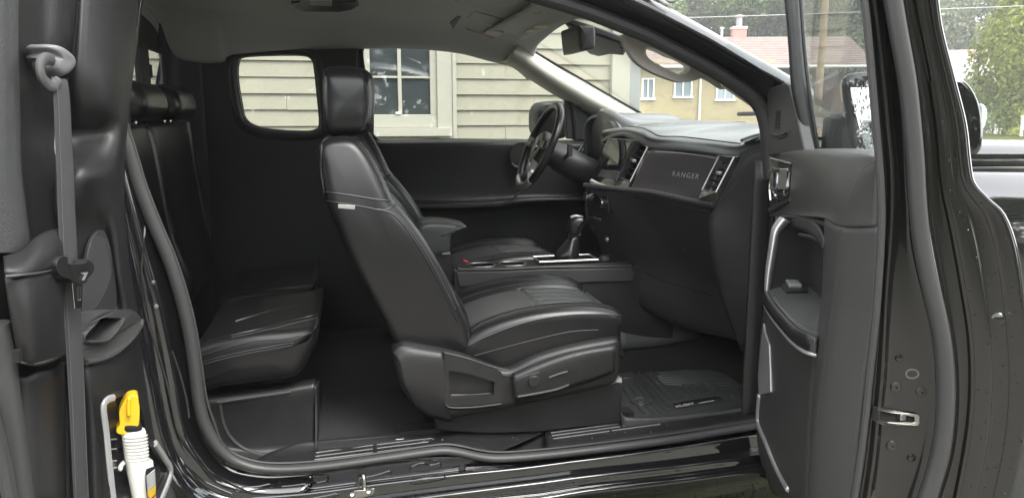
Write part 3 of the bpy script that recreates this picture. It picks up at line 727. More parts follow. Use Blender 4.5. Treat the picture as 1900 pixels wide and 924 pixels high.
jg = sheet(rows, 4, 5)
O('door_jamb', jg, PAINT, T, thick=.004, off=0, sharp=180); jb = bvh(jg)
O('jamb_bead', [on_tube(jb, '258,330 268,400 264,470 262,530 272,590 292,650 312,720 330,800 362,850 400,885 460,912', .0035, .001, 8), on_tube(jb, '318,650 332,690 345,740 350,775', .004, .001), on_tube(jb, '340,860 380,892 430,915', .003, .002)], JAMB, T)
for s in ('284,524', '290,568', '375,517'):
    l, n = hit(jb, *pp(s)[0])
    if l: O('rivet', lathe([(.001, .004), (.005, .003), (.006, 0)], l, n, 10), STEEL, T)
# sill below the seal: flange, ledge, painted rocker
rows = []
for a, b, c3, d, e, f in (((440, 860), (440, 898), (440, 921), (440, 960), (440, 990), (440, 1030)), ((560, 868), (560, 900), (560, 913), (600, 948), (600, 972), (600, 1010)), ((700, 855), (700, 884), (700, 895), (740, 926), (740, 952), (740, 990)), ((850, 846), (850, 868), (850, 877), (880, 908), (880, 934), (880, 975)), ((930, 853), (960, 860), (960, 866), (1000, 893), (1000, 922), (1000, 965)), ((1060, 843), (1060, 848), (1060, 853), (1090, 881), (1090, 908), (1090, 955)), ((1200, 826), (1200, 832), (1200, 836), (1230, 866), (1230, 892), (1230, 935)), ((1320, 808), (1320, 812), (1320, 817), (1350, 850), (1350, 876), (1350, 915)), ((1440, 788), (1440, 793), (1440, 798), (1470, 832), (1470, 860), (1470, 895))):
    md = lambda p, q, t: (p[0]+(q[0]-p[0])*t, p[1]+(q[1]-p[1])*t)
    rows.append([PY(*a, 2.03), PY(*md(a, c3, .45), 2.034), PY(c3[0], c3[1]-4, 2.034), PY(*c3, 2.012), PY(c3[0], c3[1]+3, 1.992), PY(*md(c3, d, .3), 1.990), PY(*md(c3, d, .75), 1.988), PY(d[0], d[1]-4, 1.985), PY(*d, 1.966), PY(d[0], d[1]+4, 1.957),
                 PY(*md(d, e, .5), 1.956), PY(e[0], e[1]-5, 1.953), PY(*e, 1.936), PY(e[0], e[1]+5, 1.930), PY(*md(e, f, .3), 1.932), PY(*md(e, f, .6), 1.945), PY(*f, 2.02)])
rg = sheet(rows, 5, 3)
rk = O('rocker_panel', rg, PAINT, T, thick=.004, sharp=180); rb = bvh(rg, jg)
# pressed slots on the flange
def slot(s): return O('pressed_slot', on_tube(rb, s, .003, .0005, 4, 6, True), JAMB, rk)
for s in ('520,898 525,890 600,879 608,884 602,892 530,902', '660,889 700,880 722,873 724,880 700,887 665,893', '762,866 782,858 800,862 815,858 817,866 790,874 765,873', '440,906 480,902 500,898 502,905 445,912', '765,892 800,885 820,882 822,888 770,897', '560,928 610,918 622,915 624,920 570,930'): slot(s)
l, n = hit(rb, 857, 866); O('drain_plug', lathe([(.001, .008), (.008, .007), (.011, .002), (.012, 0)], l, V(-.2, -1, .1), 14), RUB, rk)
# striker
l1, n1 = hit(rb, 670, 922); YK = l1.y if l1 else 1.93
st = O('striker', tube(cr([PY(664, 900, 1.97), PY(665, 884, 1.965), PY(670, 880, 1.95), PY(675, 887, 1.935), PY(676, 918, 1.925)], 5), .0055, 10), STEEL, T)
pl = cr([PY(x, y, 1.925) for x, y in pp('646,917 656,910 680,908 692,905 694,910 688,918 668,924 650,924')], 4, True)
O('striker_plate', prism(pl, V(.002, -.012, .006)), STEEL, st, bevel=.002)
for px, py in ((654, 916), (684, 911)): O('screw', lathe([(.001, .002), (.006, .004), (.008, 0)], PY(px, py, 1.908), V(0, -1, .6), 12), STEEL, st)

# ------------------------------------------------------------------ sill plates with ribs, floor
zs = PY(700, 833, 2.13).z
rows = [PYs('470,862 590,857 700,841 800,826 828,823 858,827 890,836 930,840 1012,834', 2.04), PYs('470,858 588,850 700,836 800,822 832,818 870,822 905,829 940,832 1010,823', 2.07), PYs('500,840 590,838 700,825 795,812 850,806 900,806 950,806 1008,803', 2.2), PYs('560,820 600,815 700,806 800,796 850,800 900,801 950,801 1000,799', 2.24)]
rows[3].append(PY(1006, 799, 2.24))
sg_ = sheet(rows, 4, 3); s1 = O('sill_plate', sg_, PLAS, T, thick=.004, sharp=180); sb = bvh(sg_)
rows = [PYs('1015,834 1100,824 1250,804 1400,778 1450,770', 2.04), PYs('1014,823 1100,814 1250,795 1400,770 1450,760', 2.07), PYs('1011,802 1100,792 1250,776 1400,758 1450,750', 2.2), PYs('1010,797 1100,786 1250,770 1400,752 1450,744', 2.24)]
sg2 = sheet(rows, 4, 3); s2 = O('sill_plate', sg2, PLAS, T, thick=.004, sharp=180); sb2 = bvh(sg2)
RIB_SHEEN = M('rib_sheen', (.22, .22, .22), .25)  # sheen on top of the ribs, painted in as a lighter colour
def rib(tree, s, par):
    g_ = on_tube(tree, s, .0027, .0016, 6, 8)
    if g_[0]: O('rib', g_, RIB_SHEEN, par)
for s in ('586,841 692,827', '700,826 802,814', '585,848 692,834', '700,833 795,821', '584,854 692,841', '700,840 788,828'): rib(sb, s, s1)
for s in ('1022,804 1150,787', '1156,786 1255,772', '1024,809.5 1150,792.5', '1156,791.5 1240,780', '1027,815 1130,801', '1136,800 1225,788'): rib(sb2, s, s2)
O('plate_seam', on_tube(sb, '1003,800 1008,812 1012,831', .003, .001), VOID, s1)
for s in ('612,833', '742,817'):
    l, n = hit(sb, *pp(s)[0])
    if l is None: l = PY(*pp(s)[0], 2.2)
    O('clip', box(l+V(0, 0, .004), (.026, .008, .006)), STEEL, s1, bevel=.002)
zf = .50
O('floor_carpet', sheet([[V(-.75, y, z), V(-.2, y, z), V(.4, y, z), V(1.0, y, z-.01), V(1.35, y, z), V(1.6, y, z+.16)] for y, z in ((2.1, zf), (2.3, zf), (2.6, zf+.01), (2.72, zf+.09), (2.85, zf+.14), (3.0, zf+.09), (3.15, zf), (3.6, zf))], 3, 3), CARP, T, thick=.01, sharp=180)
O('rear_mat', prism([PY(x, y, 0) if False else PZ(x, y, zf+.035) for x, y in pp('588,832 640,828 780,812 800,806 760,690 600,690')], V(0, 0, -.012)), M('mat_carpet', (.04, .039, .041), 1, bump=1, scale=500, var=.6, vscale=220, spec=.1), T, bevel=.003)
# firewall and kick panel
O('firewall', sheet([[V(1.55, y, .5), V(1.62, y, .7), V(1.58, y, 1.0), V(1.5, y, 1.3)] for y in (2.06, 2.5, 3.0, 3.62)], 4, 2), CARP, T, thick=.02, sharp=180)
O('kick_panel', sheet([[V(1.18, 2.09, z), V(1.3, 2.10, z), V(1.45, 2.13, z), V(1.6, 2.16, z)] for z in (.5, .8, 1.1, 1.36)], 3, 3), PLASD, T, thick=.01, sharp=180)
# under body so that no light leaks up
O('under_body', box((.35, 2.85, .40), (3.4, 1.5, .04)), VOID, T)
O('bed_panel', box((-2.0, 2.85, .85), (1.9, 1.7, .7)), PAINT, T, bevel=.03)

# ------------------------------------------------------------------ back of the cab with the sliding window
XB = -.74
def BX(px, py, d=0): return PX(px, py, XB+d)
bo = [V(XB, 2.0, .5), V(XB, 3.66, .5), V(XB, 3.66, 1.93), V(XB, 2.0, 1.93)]
bh1 = [BX(*q) for q in pp('247,72 309,100 299,166 226,142')]
bw = [V(XB, 2.32, bh1[0].z+.02), bh1[1], bh1[2], V(XB, 2.32, bh1[3].z+.0)]
zt_, zl_ = bh1[1].z, bh1[2].z
bw = [V(XB, 2.3, zt_+.015), V(XB, bh1[1].y-.02, zt_), V(XB, bh1[1].y, zt_-.02), V(XB, bh1[2].y+.01, zl_), V(XB, 2.3, zl_)]
bp = O('back_panel', prism(bo, V(-.03, 0, 0), [bw]), PLASD, T, bevel=.004)
O('back_glass', prism([p+V(-.02, 0, 0)+(p-V(XB, 2.9, 1.6)).normalized()*.01 for p in bw], V(-.004, 0, 0)), GLASS, T)
ya = PX(257, 120, XB).y; yb = PX(270, 120, XB).y
O('slider_post', [box((XB+.0, (ya+yb)/2, (zt_+zl_)/2), (.03, abs(yb-ya)+.004, zt_-zl_+.02)), box((XB+.012, yb+.008, (zt_+zl_)/2-.015), (.016, .018, .05))], PLASD, T, bevel=.004)
O('back_window_frame', tube(cr([p for p in bw for _ in (0, 1)], 3, True), .012, 8, True), PLASD, T)
O('back_corner_trim', sheet([[V(XB+.005, 3.49, z), V(XB+.02, 3.55, z), V(XB+.06, 3.59, z), V(XB+.14, 3.61, z)] for z in (.5, 1.0, 1.5, 1.86)], 4, 3), PLASD, T, thick=.01, sharp=180)
# ================================================================== SEATS
Y0, Y1 = 2.17, 2.70
def make_seat():
    s = empty('front_seat', (.35, 2.45, .6), T)
    # backrest
    bo = cr(PYs('590,284 594,268 604,259 622,255 645,254 664,261 686,286 706,320 722,352 735,378 768,415 803,465 836,525 862,570 873,605 872,640 858,654 800,652 748,650 728,630 700,578 668,520 640,462 614,398 604,376 596,335', Y0+.035), 4, True)
    fx = V(.85, 0, .53)
    def bol(p, nn, t):
        h = max(0, nn.dot(fx)); e = min(t, 1-t); k = 1 if e < .16 else max(0, 1-(e-.16)/.12)
        return V(.8, 0, .35)*((k-1)*.055*h**.7)
    bg_ = puff(bo, Y0, Y1, .036, 120, 14, bol, .002)
    bg_ = taper(bg_, 1.02, 1.45, (Y0+Y1)/2, .27)
    b = O('backrest', bg_, LEA, s, sharp=180); bt = bvh(bg_)
    O('seam', [on_tube(bt, '603,373 640,378 680,385 712,390 736,379', .0022, .0004), on_tube(bt, '605,357 640,361 690,369 724,373', .0026, .0005), on_tube(bt, '700,388 726,396 750,420 790,480 825,545 850,600', .0022, .0004), on_tube(bt, '598,268 596,310 601,350 606,380 640,465 690,572 726,640', .003, .001), on_tube(bt, '663,266 684,294 704,330 720,368', .0018, .0004)], PIPE, b)
    O('stitching', [stitches(bt, '668,266 690,298 710,332 725,370'), stitches(bt, '738,386 770,425 804,475 834,530 852,570'), stitches(bt, '732,390 764,430 796,478 826,535 846,575')], THREAD, b, kind='stuff')
    l, n = hit(bt, 643, 384)
    if l: O('airbag_tag', xf(box((0, 0, 0), (.046, .004, .011)), Matrix.Translation(l+n*.002) @ Matrix.Rotation(R(6), 4, 'Y')), SILV, b, bevel=.001)
    # headrest with posts
    ho = cr(PYs('599,142 603,128 616,123 655,123 681,130 691,146 694,190 691,230 683,247 660,253 620,253 605,245 599,205', Y0+.16), 4, True)
    hg_ = puff(ho, Y0+.13, Y1-.13, .042, 80, 8, None, .002, radial=True)
    hg_ = taper(hg_, 1.42, 1.67, (Y0+Y1)/2, .24)
    h = O('headrest', hg_, LEA, s, sharp=180); ht = bvh(hg_)
    O('seam', [on_tube(ht, '667,133 676,155 681,190 678,225 668,245', .002, .0004), on_tube(ht, '600,138 598,170 600,215 606,243', .0025, .001)], PIPE, h)
    O('stitching', [stitches(ht, '671,138 681,165 684,195 680,225 672,243')], THREAD, h, kind='stuff')
    for y in (Y0+.18, Y1-.18): O('post', tube([PY(628, 245, Y0+.14)+V(0, y-Y0-.14, 0), PY(630, 275, Y0+.14)+V(0, y-Y0-.14, 0)], .007, 10), CHROME, h)
    O('post_sleeve', [tube([PY(628, 251, Y0+.14)+V(0, y-Y0-.14, 0), PY(629, 262, Y0+.14)+V(0, y-Y0-.14, 0)], .016, 12) for y in (Y0+.18, Y1-.18)], PLAS, h)
    # cushion: bolsters, a cross seam and lengthwise flutes in the front insert
    co = cr(PYs('856,640 872,622 900,604 940,589 990,577 1040,571 1090,569 1130,572 1152,580 1157,592 1153,606 1152,640 1148,668 1000,690 900,690 860,670', Y0+.02), 4, True)
    xs = PY(985, 570, 2.42).x; TA, TB = .235, .765
    gs_ = lambda d, w: math.exp(-(d/w)**2)
    def cb(p, nn, t):
        h = min(1, max(0, nn.z)*1.4); e = min(t, 1-t); k = 1 if e < .15 else max(0, 1-(e-.15)/.10); k = k*k*(3-2*k)
        d = (k-1)*.026
        d -= .005*(gs_(t-TA, .010)+gs_(t-TB, .010))
        if TA < t < TB:
            d -= .006*gs_(p.x-xs, .007)
            if p.x > xs:
                f = min(1, (p.x-xs)/.03); d += f*.0045*(abs(math.sin(math.pi*5*(t-TA)/(TB-TA)))-.6)
        return V(0, 0, d*h)
    cg_ = puff(co, Y0-.005, Y1+.01, .035, 260, 110, cb, .004)
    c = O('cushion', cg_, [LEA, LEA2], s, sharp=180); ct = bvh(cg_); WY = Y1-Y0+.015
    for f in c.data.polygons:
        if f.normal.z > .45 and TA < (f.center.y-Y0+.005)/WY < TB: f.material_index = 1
    def down(xa, xb, t, n=24, lift=.001):
        out = []
        for i in range(n+1):
            l, nn, _, _ = ct.ray_cast(V(xa+(xb-xa)*i/n, Y0-.005+t*WY, 1.3), V(0, 0, -1))
            if l is not None: out.append(l+V(0, 0, lift))
        return out
    def sew(path, step=.009, ln=.005):
        if len(path) < 2: return [], []
        L_ = sum((b_-a_).length for a_, b_ in zip(path, path[1:])); q = resample(path, max(2, int(L_/step)))
        return merge([tube([a_, a_+(b_-a_)*(ln/step)], .0009, 5) for a_, b_ in zip(q, q[1:])])
    xa, xb = min(p.x for p in co)+.03, max(p.x for p in co)-.03
    O('seam', [on_tube(ct, '866,644 900,626 950,606 1000,592 1060,584 1120,583 1156,587', .0028, .0006), on_tube(ct, '880,660 930,646 1000,628 1060,615 1110,612', .0016, .0004)], PIPE, c)
    O('stitching', [sew(down(xa, xb, t)) for t in (TA-.03, TB+.03, .095)]+[sew(down(xs+.02, xb-.01, TA+(TB-TA)*k+dt)) for k in (.2, .4, .6, .8) for dt in (-.012, .012)], THREAD, c, kind='stuff')
    # side trim of hard plastic
    yt = Y0-.035
    to = cr(PYs('728,660 738,645 752,638 790,645 826,652 870,664 918,682 946,686 990,664 1040,648 1090,637 1140,629 1151,634 1153,660 1151,690 1141,712 1110,722 1060,733 1010,744 950,757 880,771 830,780 802,778 778,762 756,738 738,705', yt), 3, True)
    tr = O('side_shield', puff(to, yt-.004, yt+.09, .022, 120, 3, None, .002, (.9, .5)), PLAS, s, sharp=60)
    rows = [PYs('728,655 745,641 790,647 830,654', yt-.002), PYs('740,672 765,662 800,664 832,668', yt-.022), PYs('748,712 790,722 815,735 826,742', yt-.026), PYs('770,752 800,772 830,780 840,780', yt-.004)]
    O('shield_cap', sheet(rows, 4, 4), PLAS, tr, thick=.006, sharp=180)
    # bright chamfer along the top front edge
    rows = [PYs('948,690 985,671 1040,653 1090,642 1144,633', yt+.035), PYs('950,693 990,675 1042,657 1092,646 1146,638', yt+.005), PYs('952,704 992,688 1044,669 1094,656 1142,648', yt-.026), PYs('956,745 1000,735 1050,722 1100,706 1140,690', yt-.018)]
    gt = sheet(rows, 4, 4)
    O('shield_front', gt, PLAS, tr, thick=.006, sharp=180); fb = bvh(gt)
    # recliner handle: framed pocket
    fo = cr(PYs('826,656 826,656 868,667 905,680 929,692 933,700 932,735 926,747 926,747 880,752 838,753 826,747 824,700', yt-.03), 3, True)
    fi = cr([p for p in PYs('833,687 874,694 918,709 916,734 834,738', yt-.03) for _ in (0, 1)], 3, True)
    hd_ = O('recline_handle', prism(fo, V(0, .018, 0), [fi]), PLAS, tr, bevel=.006)
    O('handle_pocket', flat([PYs('830,685 874,692 921,707', yt-.016), PYs('834,690 874,697 917,711', yt+.014), PYs('850,714 880,713 915,715', yt+.016), PYs('832,740 876,740 920,736', yt-.016)]), SOFT, hd_, sharp=180)
    O('handle_gap', [tube(cr(PYs('822,652 821,700 823,747 838,757 880,757 930,750', yt-.022), 4), .0035, 6)], VOID, hd_)
    O('handle_edge', [tube(cr(PYs('824,654 868,665 910,679 944,687', yt-.028), 4), .0022, 6), tube(cr(PYs('826,750 838,756 880,755 930,749', yt-.03), 4), .0022, 6)], SOFT, hd_)
    # seat switch pod
    O('switch_recess', [on_tube(fb, '960,735 985,731 1030,722 1055,713', .005, .002, 5), on_tube(fb, '957,735 958,712 968,700 1000,690', .003, .001)], PLAS, tr)
    l, n = hit(fb, 990, 706)
    if l: O('seat_switch', lathe([(.001, .010), (.016, .010), (.019, .006), (.02, 0)], l, n, 20), PLASD, tr)
    O('seat_switch', on_tube(fb, '1018,699 1035,693 1052,688', .004, .004, 4), SOFT, tr)
    # pedestal and track
    O('track_cover', prism(PYs('800,770 860,768 950,750 1060,728 1148,706 1155,712 1155,785 1000,803 900,806 810,800', Y0+.02), V(0, .4, 0)), PLASD, s, bevel=.015)
    O('seat_track', box((.5, Y0+.08, .53), (.75, .05, .04)), PLASD, s)
    return s
seat = make_seat()
dseat = copy_tree(seat, T)
dseat.location = dseat.location+V(.03, .74, .03)
l_ = PY(1148, 703, Y0-.01)
O('track_end', prism(PYs('1142,708 1150,700 1154,702 1154,710', Y0-.02), V(0, .02, 0)), SILV, seat)
# belt buckle between the seats
O('belt_buckle', prism(PYs('905,535 914,520 922,527 918,536', 2.74), V(0, .02, 0)), PLASD, T, bevel=.003)
ob = O('driver_buckle', prism(PYs('858,486 860,482 870,486 870,488', 2.93), V(0, .025, 0)), RED, T, bevel=.002)

# ------------------------------------------------------------------ rear jump seat, base and backrest
rs = empty('rear_seat', (-.4, 2.6, .6), T)
ya, yb = 2.20, 2.74
co = cr(PYs('345,690 352,655 372,640 420,627 470,618 540,612 580,606 590,602 588,640 572,672 560,694 540,706 500,712 420,722 360,728', ya), 4, True)
g1 = puff(co, ya, yb, .04, 80, 10, lambda p, nn, t: V(0, 0, 1)*(-.012*max(0, nn.z)*math.sin(math.pi*t)), .006)
cu = O('cushion', g1, LEA, rs, sharp=180); t1 = bvh(g1)
O('seam', [on_tube(t1, '374,672 420,660 470,649 545,636', .0026, .0006), on_tube(t1, '372,660 420,646 470,633 530,628 560,622', .0022, .0005), on_tube(t1, '430,622 500,606 560,590 588,584', .002, .0004), on_tube(t1, '437,596 490,580 530,570 552,562', .0024, .0005)], PIPE, cu)
O('stitching', [stitches(t1, '376,676 420,664 470,653 545,640'), stitches(t1, '430,626 500,611 560,596 588,590')], THREAD, cu, kind='stuff')
c2_ = O('cushion', xf(g1, Matrix.Translation(V(-.03, .62, -.015))), LEA, rs, sharp=180)
# padded back
bo = cr([V(-.74, 0, .88), V(-.72, 0, 1.1), V(-.73, 0, 1.42), V(-.69, 0, 1.47), V(-.64, 0, 1.44), V(-.60, 0, 1.1), V(-.55, 0, .9), V(-.6, 0, .8), V(-.74, 0, .8)], 4, True)
for y0_, y1_ in ((2.22, 2.80), (2.82, 3.40)):
    gb = puff(bo, y0_, y1_, .04, 60, 8, None, .01); o_ = O('backrest', gb, LEA, rs, sharp=180)
ho = cr([V(-.71, 0, 1.50), V(-.68, 0, 1.475), V(-.60, 0, 1.48), V(-.57, 0, 1.52), V(-.59, 0, 1.58), V(-.66, 0, 1.60), V(-.71, 0, 1.57)], 4, True)
for yc in (2.62, 3.12):
    gh = puff(ho, yc-.17, yc+.17, .04, 48, 6, None, .003); h_ = O('headrest', gh, LEA, rs, sharp=180); ht = bvh(gh)
    for dy in (-.05, .05): O('post', tube([V(-.665, yc+dy, 1.44), V(-.64, yc+dy, 1.50)], .007, 8), CHROME, h_)
O('back_bolster', tube(cr([V(-.60, 3.42, .9), V(-.63, 3.43, 1.15), V(-.66, 3.43, 1.46)], 6), .03, 10), LEA, rs)
# rear plastic base with an embossed panel
rows = [PYs('380,728 400,726 480,718 540,710 586,704', 2.30), PYs('386,744 404,741 480,731 540,722 584,715', 2.245), PYs('390,775 410,772 480,764 540,760 582,752', 2.25), PYs('398,812 430,820 480,815 540,810 582,800', 2.25), PYs('420,838 455,842 500,842 545,838 584,832', 2.235), PYs('448,858 475,862 510,862 550,858 588,852', 2.17), PYs('470,868 490,872 520,871 560,866 592,858', 2.06)]
g2 = sheet(rows, 5, 5); bs = O('seat_base', g2, PLAS, T, thick=.006, sharp=180); b2 = bvh(g2)
O('embossed_edge', on_tube(b2, '408,744 415,785 432,815 462,836 500,845 555,842', .006, .001, 6, 8), SOFT, bs)
O('base_ledge', on_tube(b2, '404,746 440,740 490,733 540,726', .007, .003, 6, 8), SOFT, bs)
O('base_side', sheet([[PY(584, 716, 2.27), PY(586, 760, 2.26), PY(586, 850, 2.2)], [PY(600, 690, 2.8), PY(600, 740, 2.8), PY(600, 800, 2.8)]], 4, 4), PLASD, T, thick=.006, sharp=180)
# ================================================================== DASHBOARD
dash = empty('dashboard', (1.2, 2.8, 1.2), T)
ZW = 1.463
def WB(Y, dx=0): return V(Xb-.02-(.12*max(0, (2.4-Y)/.33)**1.5 if Y < 2.4 else 0)-(.18*max(0, (Y-3.1)/.5)**1.5 if Y > 3.1 else 0), Y, ZW-.003)
# upper pad: windshield edge, mid, seam, brow, under-brow
S = [ # Y, seam px, brow px, under px
 (2.10, (1432, 253), (1440, 262), (1440, 274)), (2.20, (1400, 259), (1408, 268), (1406, 280)), (2.30, (1376, 267), (1368, 279), (1364, 291)), (2.40, (1335, 261), (1318, 273), (1314, 285)), (2.52, (1287, 256), (1264, 268), (1262, 280)), (2.66, (1224, 253), (1212, 264), (1210, 277)),
 (2.74, (1205, 243), (1188, 254), (1186, 266)), (2.86, (1178, 237), (1160, 245), (1158, 254)), (2.98, (1150, 238), (1134, 250), (1133, 258)), (3.06, (1128, 240), (1120, 258), (1120, 266))]
rows = [[], [], [], [], [], []]
for Y, s, b, u in S:
    ps, pb, pu = PY(*s, Y), PY(*b, Y), PY(*u, Y)
    w = WB(Y+.0); rows[0].append(w); rows[1].append(w.lerp(ps, .5)+V(0, 0, .012)); rows[2].append(ps); rows[3].append(pb); rows[4].append(pu); rows[5].append(pu+V(.05, 0, .004))
dt = sheet(rows, 4, 5)
DASHTOP = M('dash_top_plastic', (.11, .114, .117), .32, coat=.2, bump=.25, scale=600, rvar=.05)
pad = O('dash_pad', dt, DASHTOP, dash, sharp=180); dtb = bvh(dt)
O('pad_seam', [on_tube(dtb, '1162,235 1190,238 1206,244 1224,253 1260,254 1290,257 1330,262 1374,267', .0024, .0005)], PIPE, dash)
for s, r_ in (('1376,262 1395,255 1415,250', .006), ('1384,266 1403,259 1418,254', .005), ('1184,231 1210,226 1236,224', .007)):
    g_ = on_tube(dtb, s, r_, .001, 4)
    if g_[0]: O('defrost_slot', g_, VOID, dash)
# driver side pad from the hood to the far door
rows = [[WB(3.0), WB(3.2), WB(3.4), WB(3.62)], [PY(1210, 231, 3.0), PY(1170, 217, 3.2), PY(1150, 214, 3.4), PY(1140, 214, 3.62)], [PY(1168, 244, 3.0), PY(1130, 214, 3.18), PY(1108, 212, 3.36), PY(1095, 250, 3.62)], [PY(1135, 300, 3.0), PY(1120, 300, 3.2), PY(1110, 300, 3.4), PY(1080, 300, 3.62)]]
O('driver_pad', sheet(rows, 5, 5), DASHTOP, dash, thick=.006, sharp=180)
# instrument hood
YH = 3.08
hood_o = cr(PYs('1083,262 1084,236 1088,222 1100,214 1118,211 1135,214 1146,228 1156,252 1166,278', YH, YH), 5)
def hood_ring(s, dy, dx, dz): return [p*1.0+V(dx, dy, dz) for p in hood_o]
hr = [[V(p.x+.004, p.y+.35-.35*i/(len(hood_o)-1) if True else p.y, p.z) for i, p in enumerate(hood_o)]]
hood_pts = hr[0]
hh = [PY(x, y, Y) for x, y, Y in ((1084, 285, 3.46), (1084, 250, 3.46), (1086, 230, 3.45), (1094, 218, 3.42), (1108, 212, 3.36), (1124, 213, 3.26), (1138, 221, 3.14), (1150, 240, 3.04), (1160, 268, 2.99), (1160, 296, 2.99))]
hin = [PY(x, y, Y) for x, y, Y in ((1089, 285, 3.45), (1089, 252, 3.45), (1090, 236, 3.44), (1097, 226, 3.41), (1108, 221, 3.35), (1121, 222, 3.26), (1132, 230, 3.16), (1141, 246, 3.07), (1148, 270, 3.02), (1146, 296, 3.02))]
rows = [[p+V(.30, 0, .0) for p in hh], [p+V(.12, 0, .006) for p in hh], [p+V(.01, 0, .003) for p in hh], hh, hin, [p+V(.14, .0, -.02) for p in hin]]
O('cluster_hood', sheet(rows, 4, 4), DASHTOP, dash, sharp=180)
O('cluster_face', prism([p+V(.12, 0, -.015) for p in hin], V(.02, 0, 0)), GLOSSB, dash)
# front face: lower brow to trim top, gloss panel, crease, knee bolster
rows = [PYs('1214,277,2.66 1240,279,2.58 1290,284,2.46 1335,289,2.36 1362,292,2.30'.replace(' ', ' '), 0),
        PYs('1200,285,2.66 1232,286,2.58 1286,291,2.46 1332,297,2.36 1358,300,2.30', 0),
        PYs('1186,312,2.66 1222,316,2.58 1276,325,2.46 1320,334,2.36 1340,338,2.30', 0),
        PYs('1176,336,2.66 1214,341,2.58 1266,351,2.46 1306,362,2.36 1326,368,2.30', 0),
        PYs('1172,348,2.66 1208,353,2.58 1260,363,2.46 1302,373,2.36 1320,377,2.30', 0)]
gp = sheet(rows, 5, 5); O('trim_panel', gp, GREYP, dash, thick=.006, sharp=180); gpb = bvh(gp)
O('panel_edge', [on_tube(gpb, '1216,283 1250,284 1290,288 1330,294', .0025, .001)], SILV, dash)
O('panel_lip', tube(cr([PY(1085, 344, 2.9), PY(1120, 348, 2.76), PY(1170, 353, 2.655), PY(1208, 357, 2.575), PY(1260, 368, 2.455), PY(1302, 377, 2.355), PY(1326, 380, 2.28)], 5), .010, 8), SOFT, dash)
# raised lettering
p0, n0 = hit(gpb, 1247, 327); p1, _ = hit(gpb, 1302, 334); pu_, _ = hit(gpb, 1250, 316)
text('lettering', 'RANGER', .026, p0+n0*.001, p1-p0, (pu_-p0), M('letter_silver', (.4, .4, .4), .3, metal=.7), dash, .002, 0, 1.28)
# vents
def vent(o, i, Y0_, Y1_, nm, nfin):
    def q(s): 
        p = pp(s); return [PY(x, y, Y) for (x, y), Y in zip(p, (Y0_, Y1_, Y1_, Y0_))]
    a, b = q(o), q(i); ca = cr([p for p in a for _ in (0, 1)], 3, True); cb_ = cr([p for p in b for _ in (0, 1)], 3, True)
    n = (a[1]-a[0]).cross(a[3]-a[0]).normalized()
    if n.x > 0: n = -n
    fr = O('air_vent', prism([p+n*.006 for p in a], -n*.03, [[p+n*.006 for p in b]]), GREYP, dash, bevel=.005)
    O('vent_ring', tube([b[0]+n*.008, b[1]+n*.008, b[2]+n*.008, b[3]+n*.008], .0025, 6, True), SILV, dash)
    slat_m = None
    O('vent_back', prism([p-n*.02 for p in b], -n*.004), VOID, dash)
    for k in range(1, nfin):
        t = k/nfin; l, r_ = b[0].lerp(b[3], t), b[1].lerp(b[2], t)
        O('vent_slat', prism([l-n*.016, r_-n*.016, r_+n*.002, l+n*.002], V(0, 0, .0028)), M('slat_grey', (.05, .05, .05), .35), dash)
    m1, m2 = b[0].lerp(b[3], .47), b[1].lerp(b[2], .47)
    O('vent_tab', box(m1.lerp(m2, .5)+n*.004, (.012, .02, .01)), SILV, dash, bevel=.002)
    return a, b, n
vent('1333,288 1380,290 1338,380 1297,370', '1337,291 1365,293 1331,358 1305,354', 2.36, 2.27, 'v', 6)
a, b, n = vent('1177,258 1212,274 1165,352 1136,344', '1182,264 1204,275 1172,338 1148,329', 2.79, 2.68, 'v', 6)
# end cap
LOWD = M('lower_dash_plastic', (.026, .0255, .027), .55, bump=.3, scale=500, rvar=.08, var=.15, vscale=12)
rows = [PYs('1374,283 1400,272 1430,262', 2.22, 2.10), PYs('1372,300 1400,285 1430,275', 2.21, 2.10), PYs('1350,345 1385,310 1430,290', 2.24, 2.09), PYs('1326,384 1375,360 1430,340', 2.28, 2.09), PYs('1316,430 1380,430 1430,430', 2.26, 2.10), PYs('1336,545 1385,555 1430,560', 2.27, 2.10), PYs('1376,650 1400,655 1430,660', 2.25, 2.10)]
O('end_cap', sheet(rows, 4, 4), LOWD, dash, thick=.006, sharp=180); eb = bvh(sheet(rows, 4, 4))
O('cap_line', [on_tube(eb, '1328,380 1350,360 1370,335 1390,308', .003, .001), on_tube(eb, '1344,386 1356,362 1376,334', .003, .001), on_tube(eb, '1376,296 1400,283 1418,278', .003, .001)], SOFT, dash)
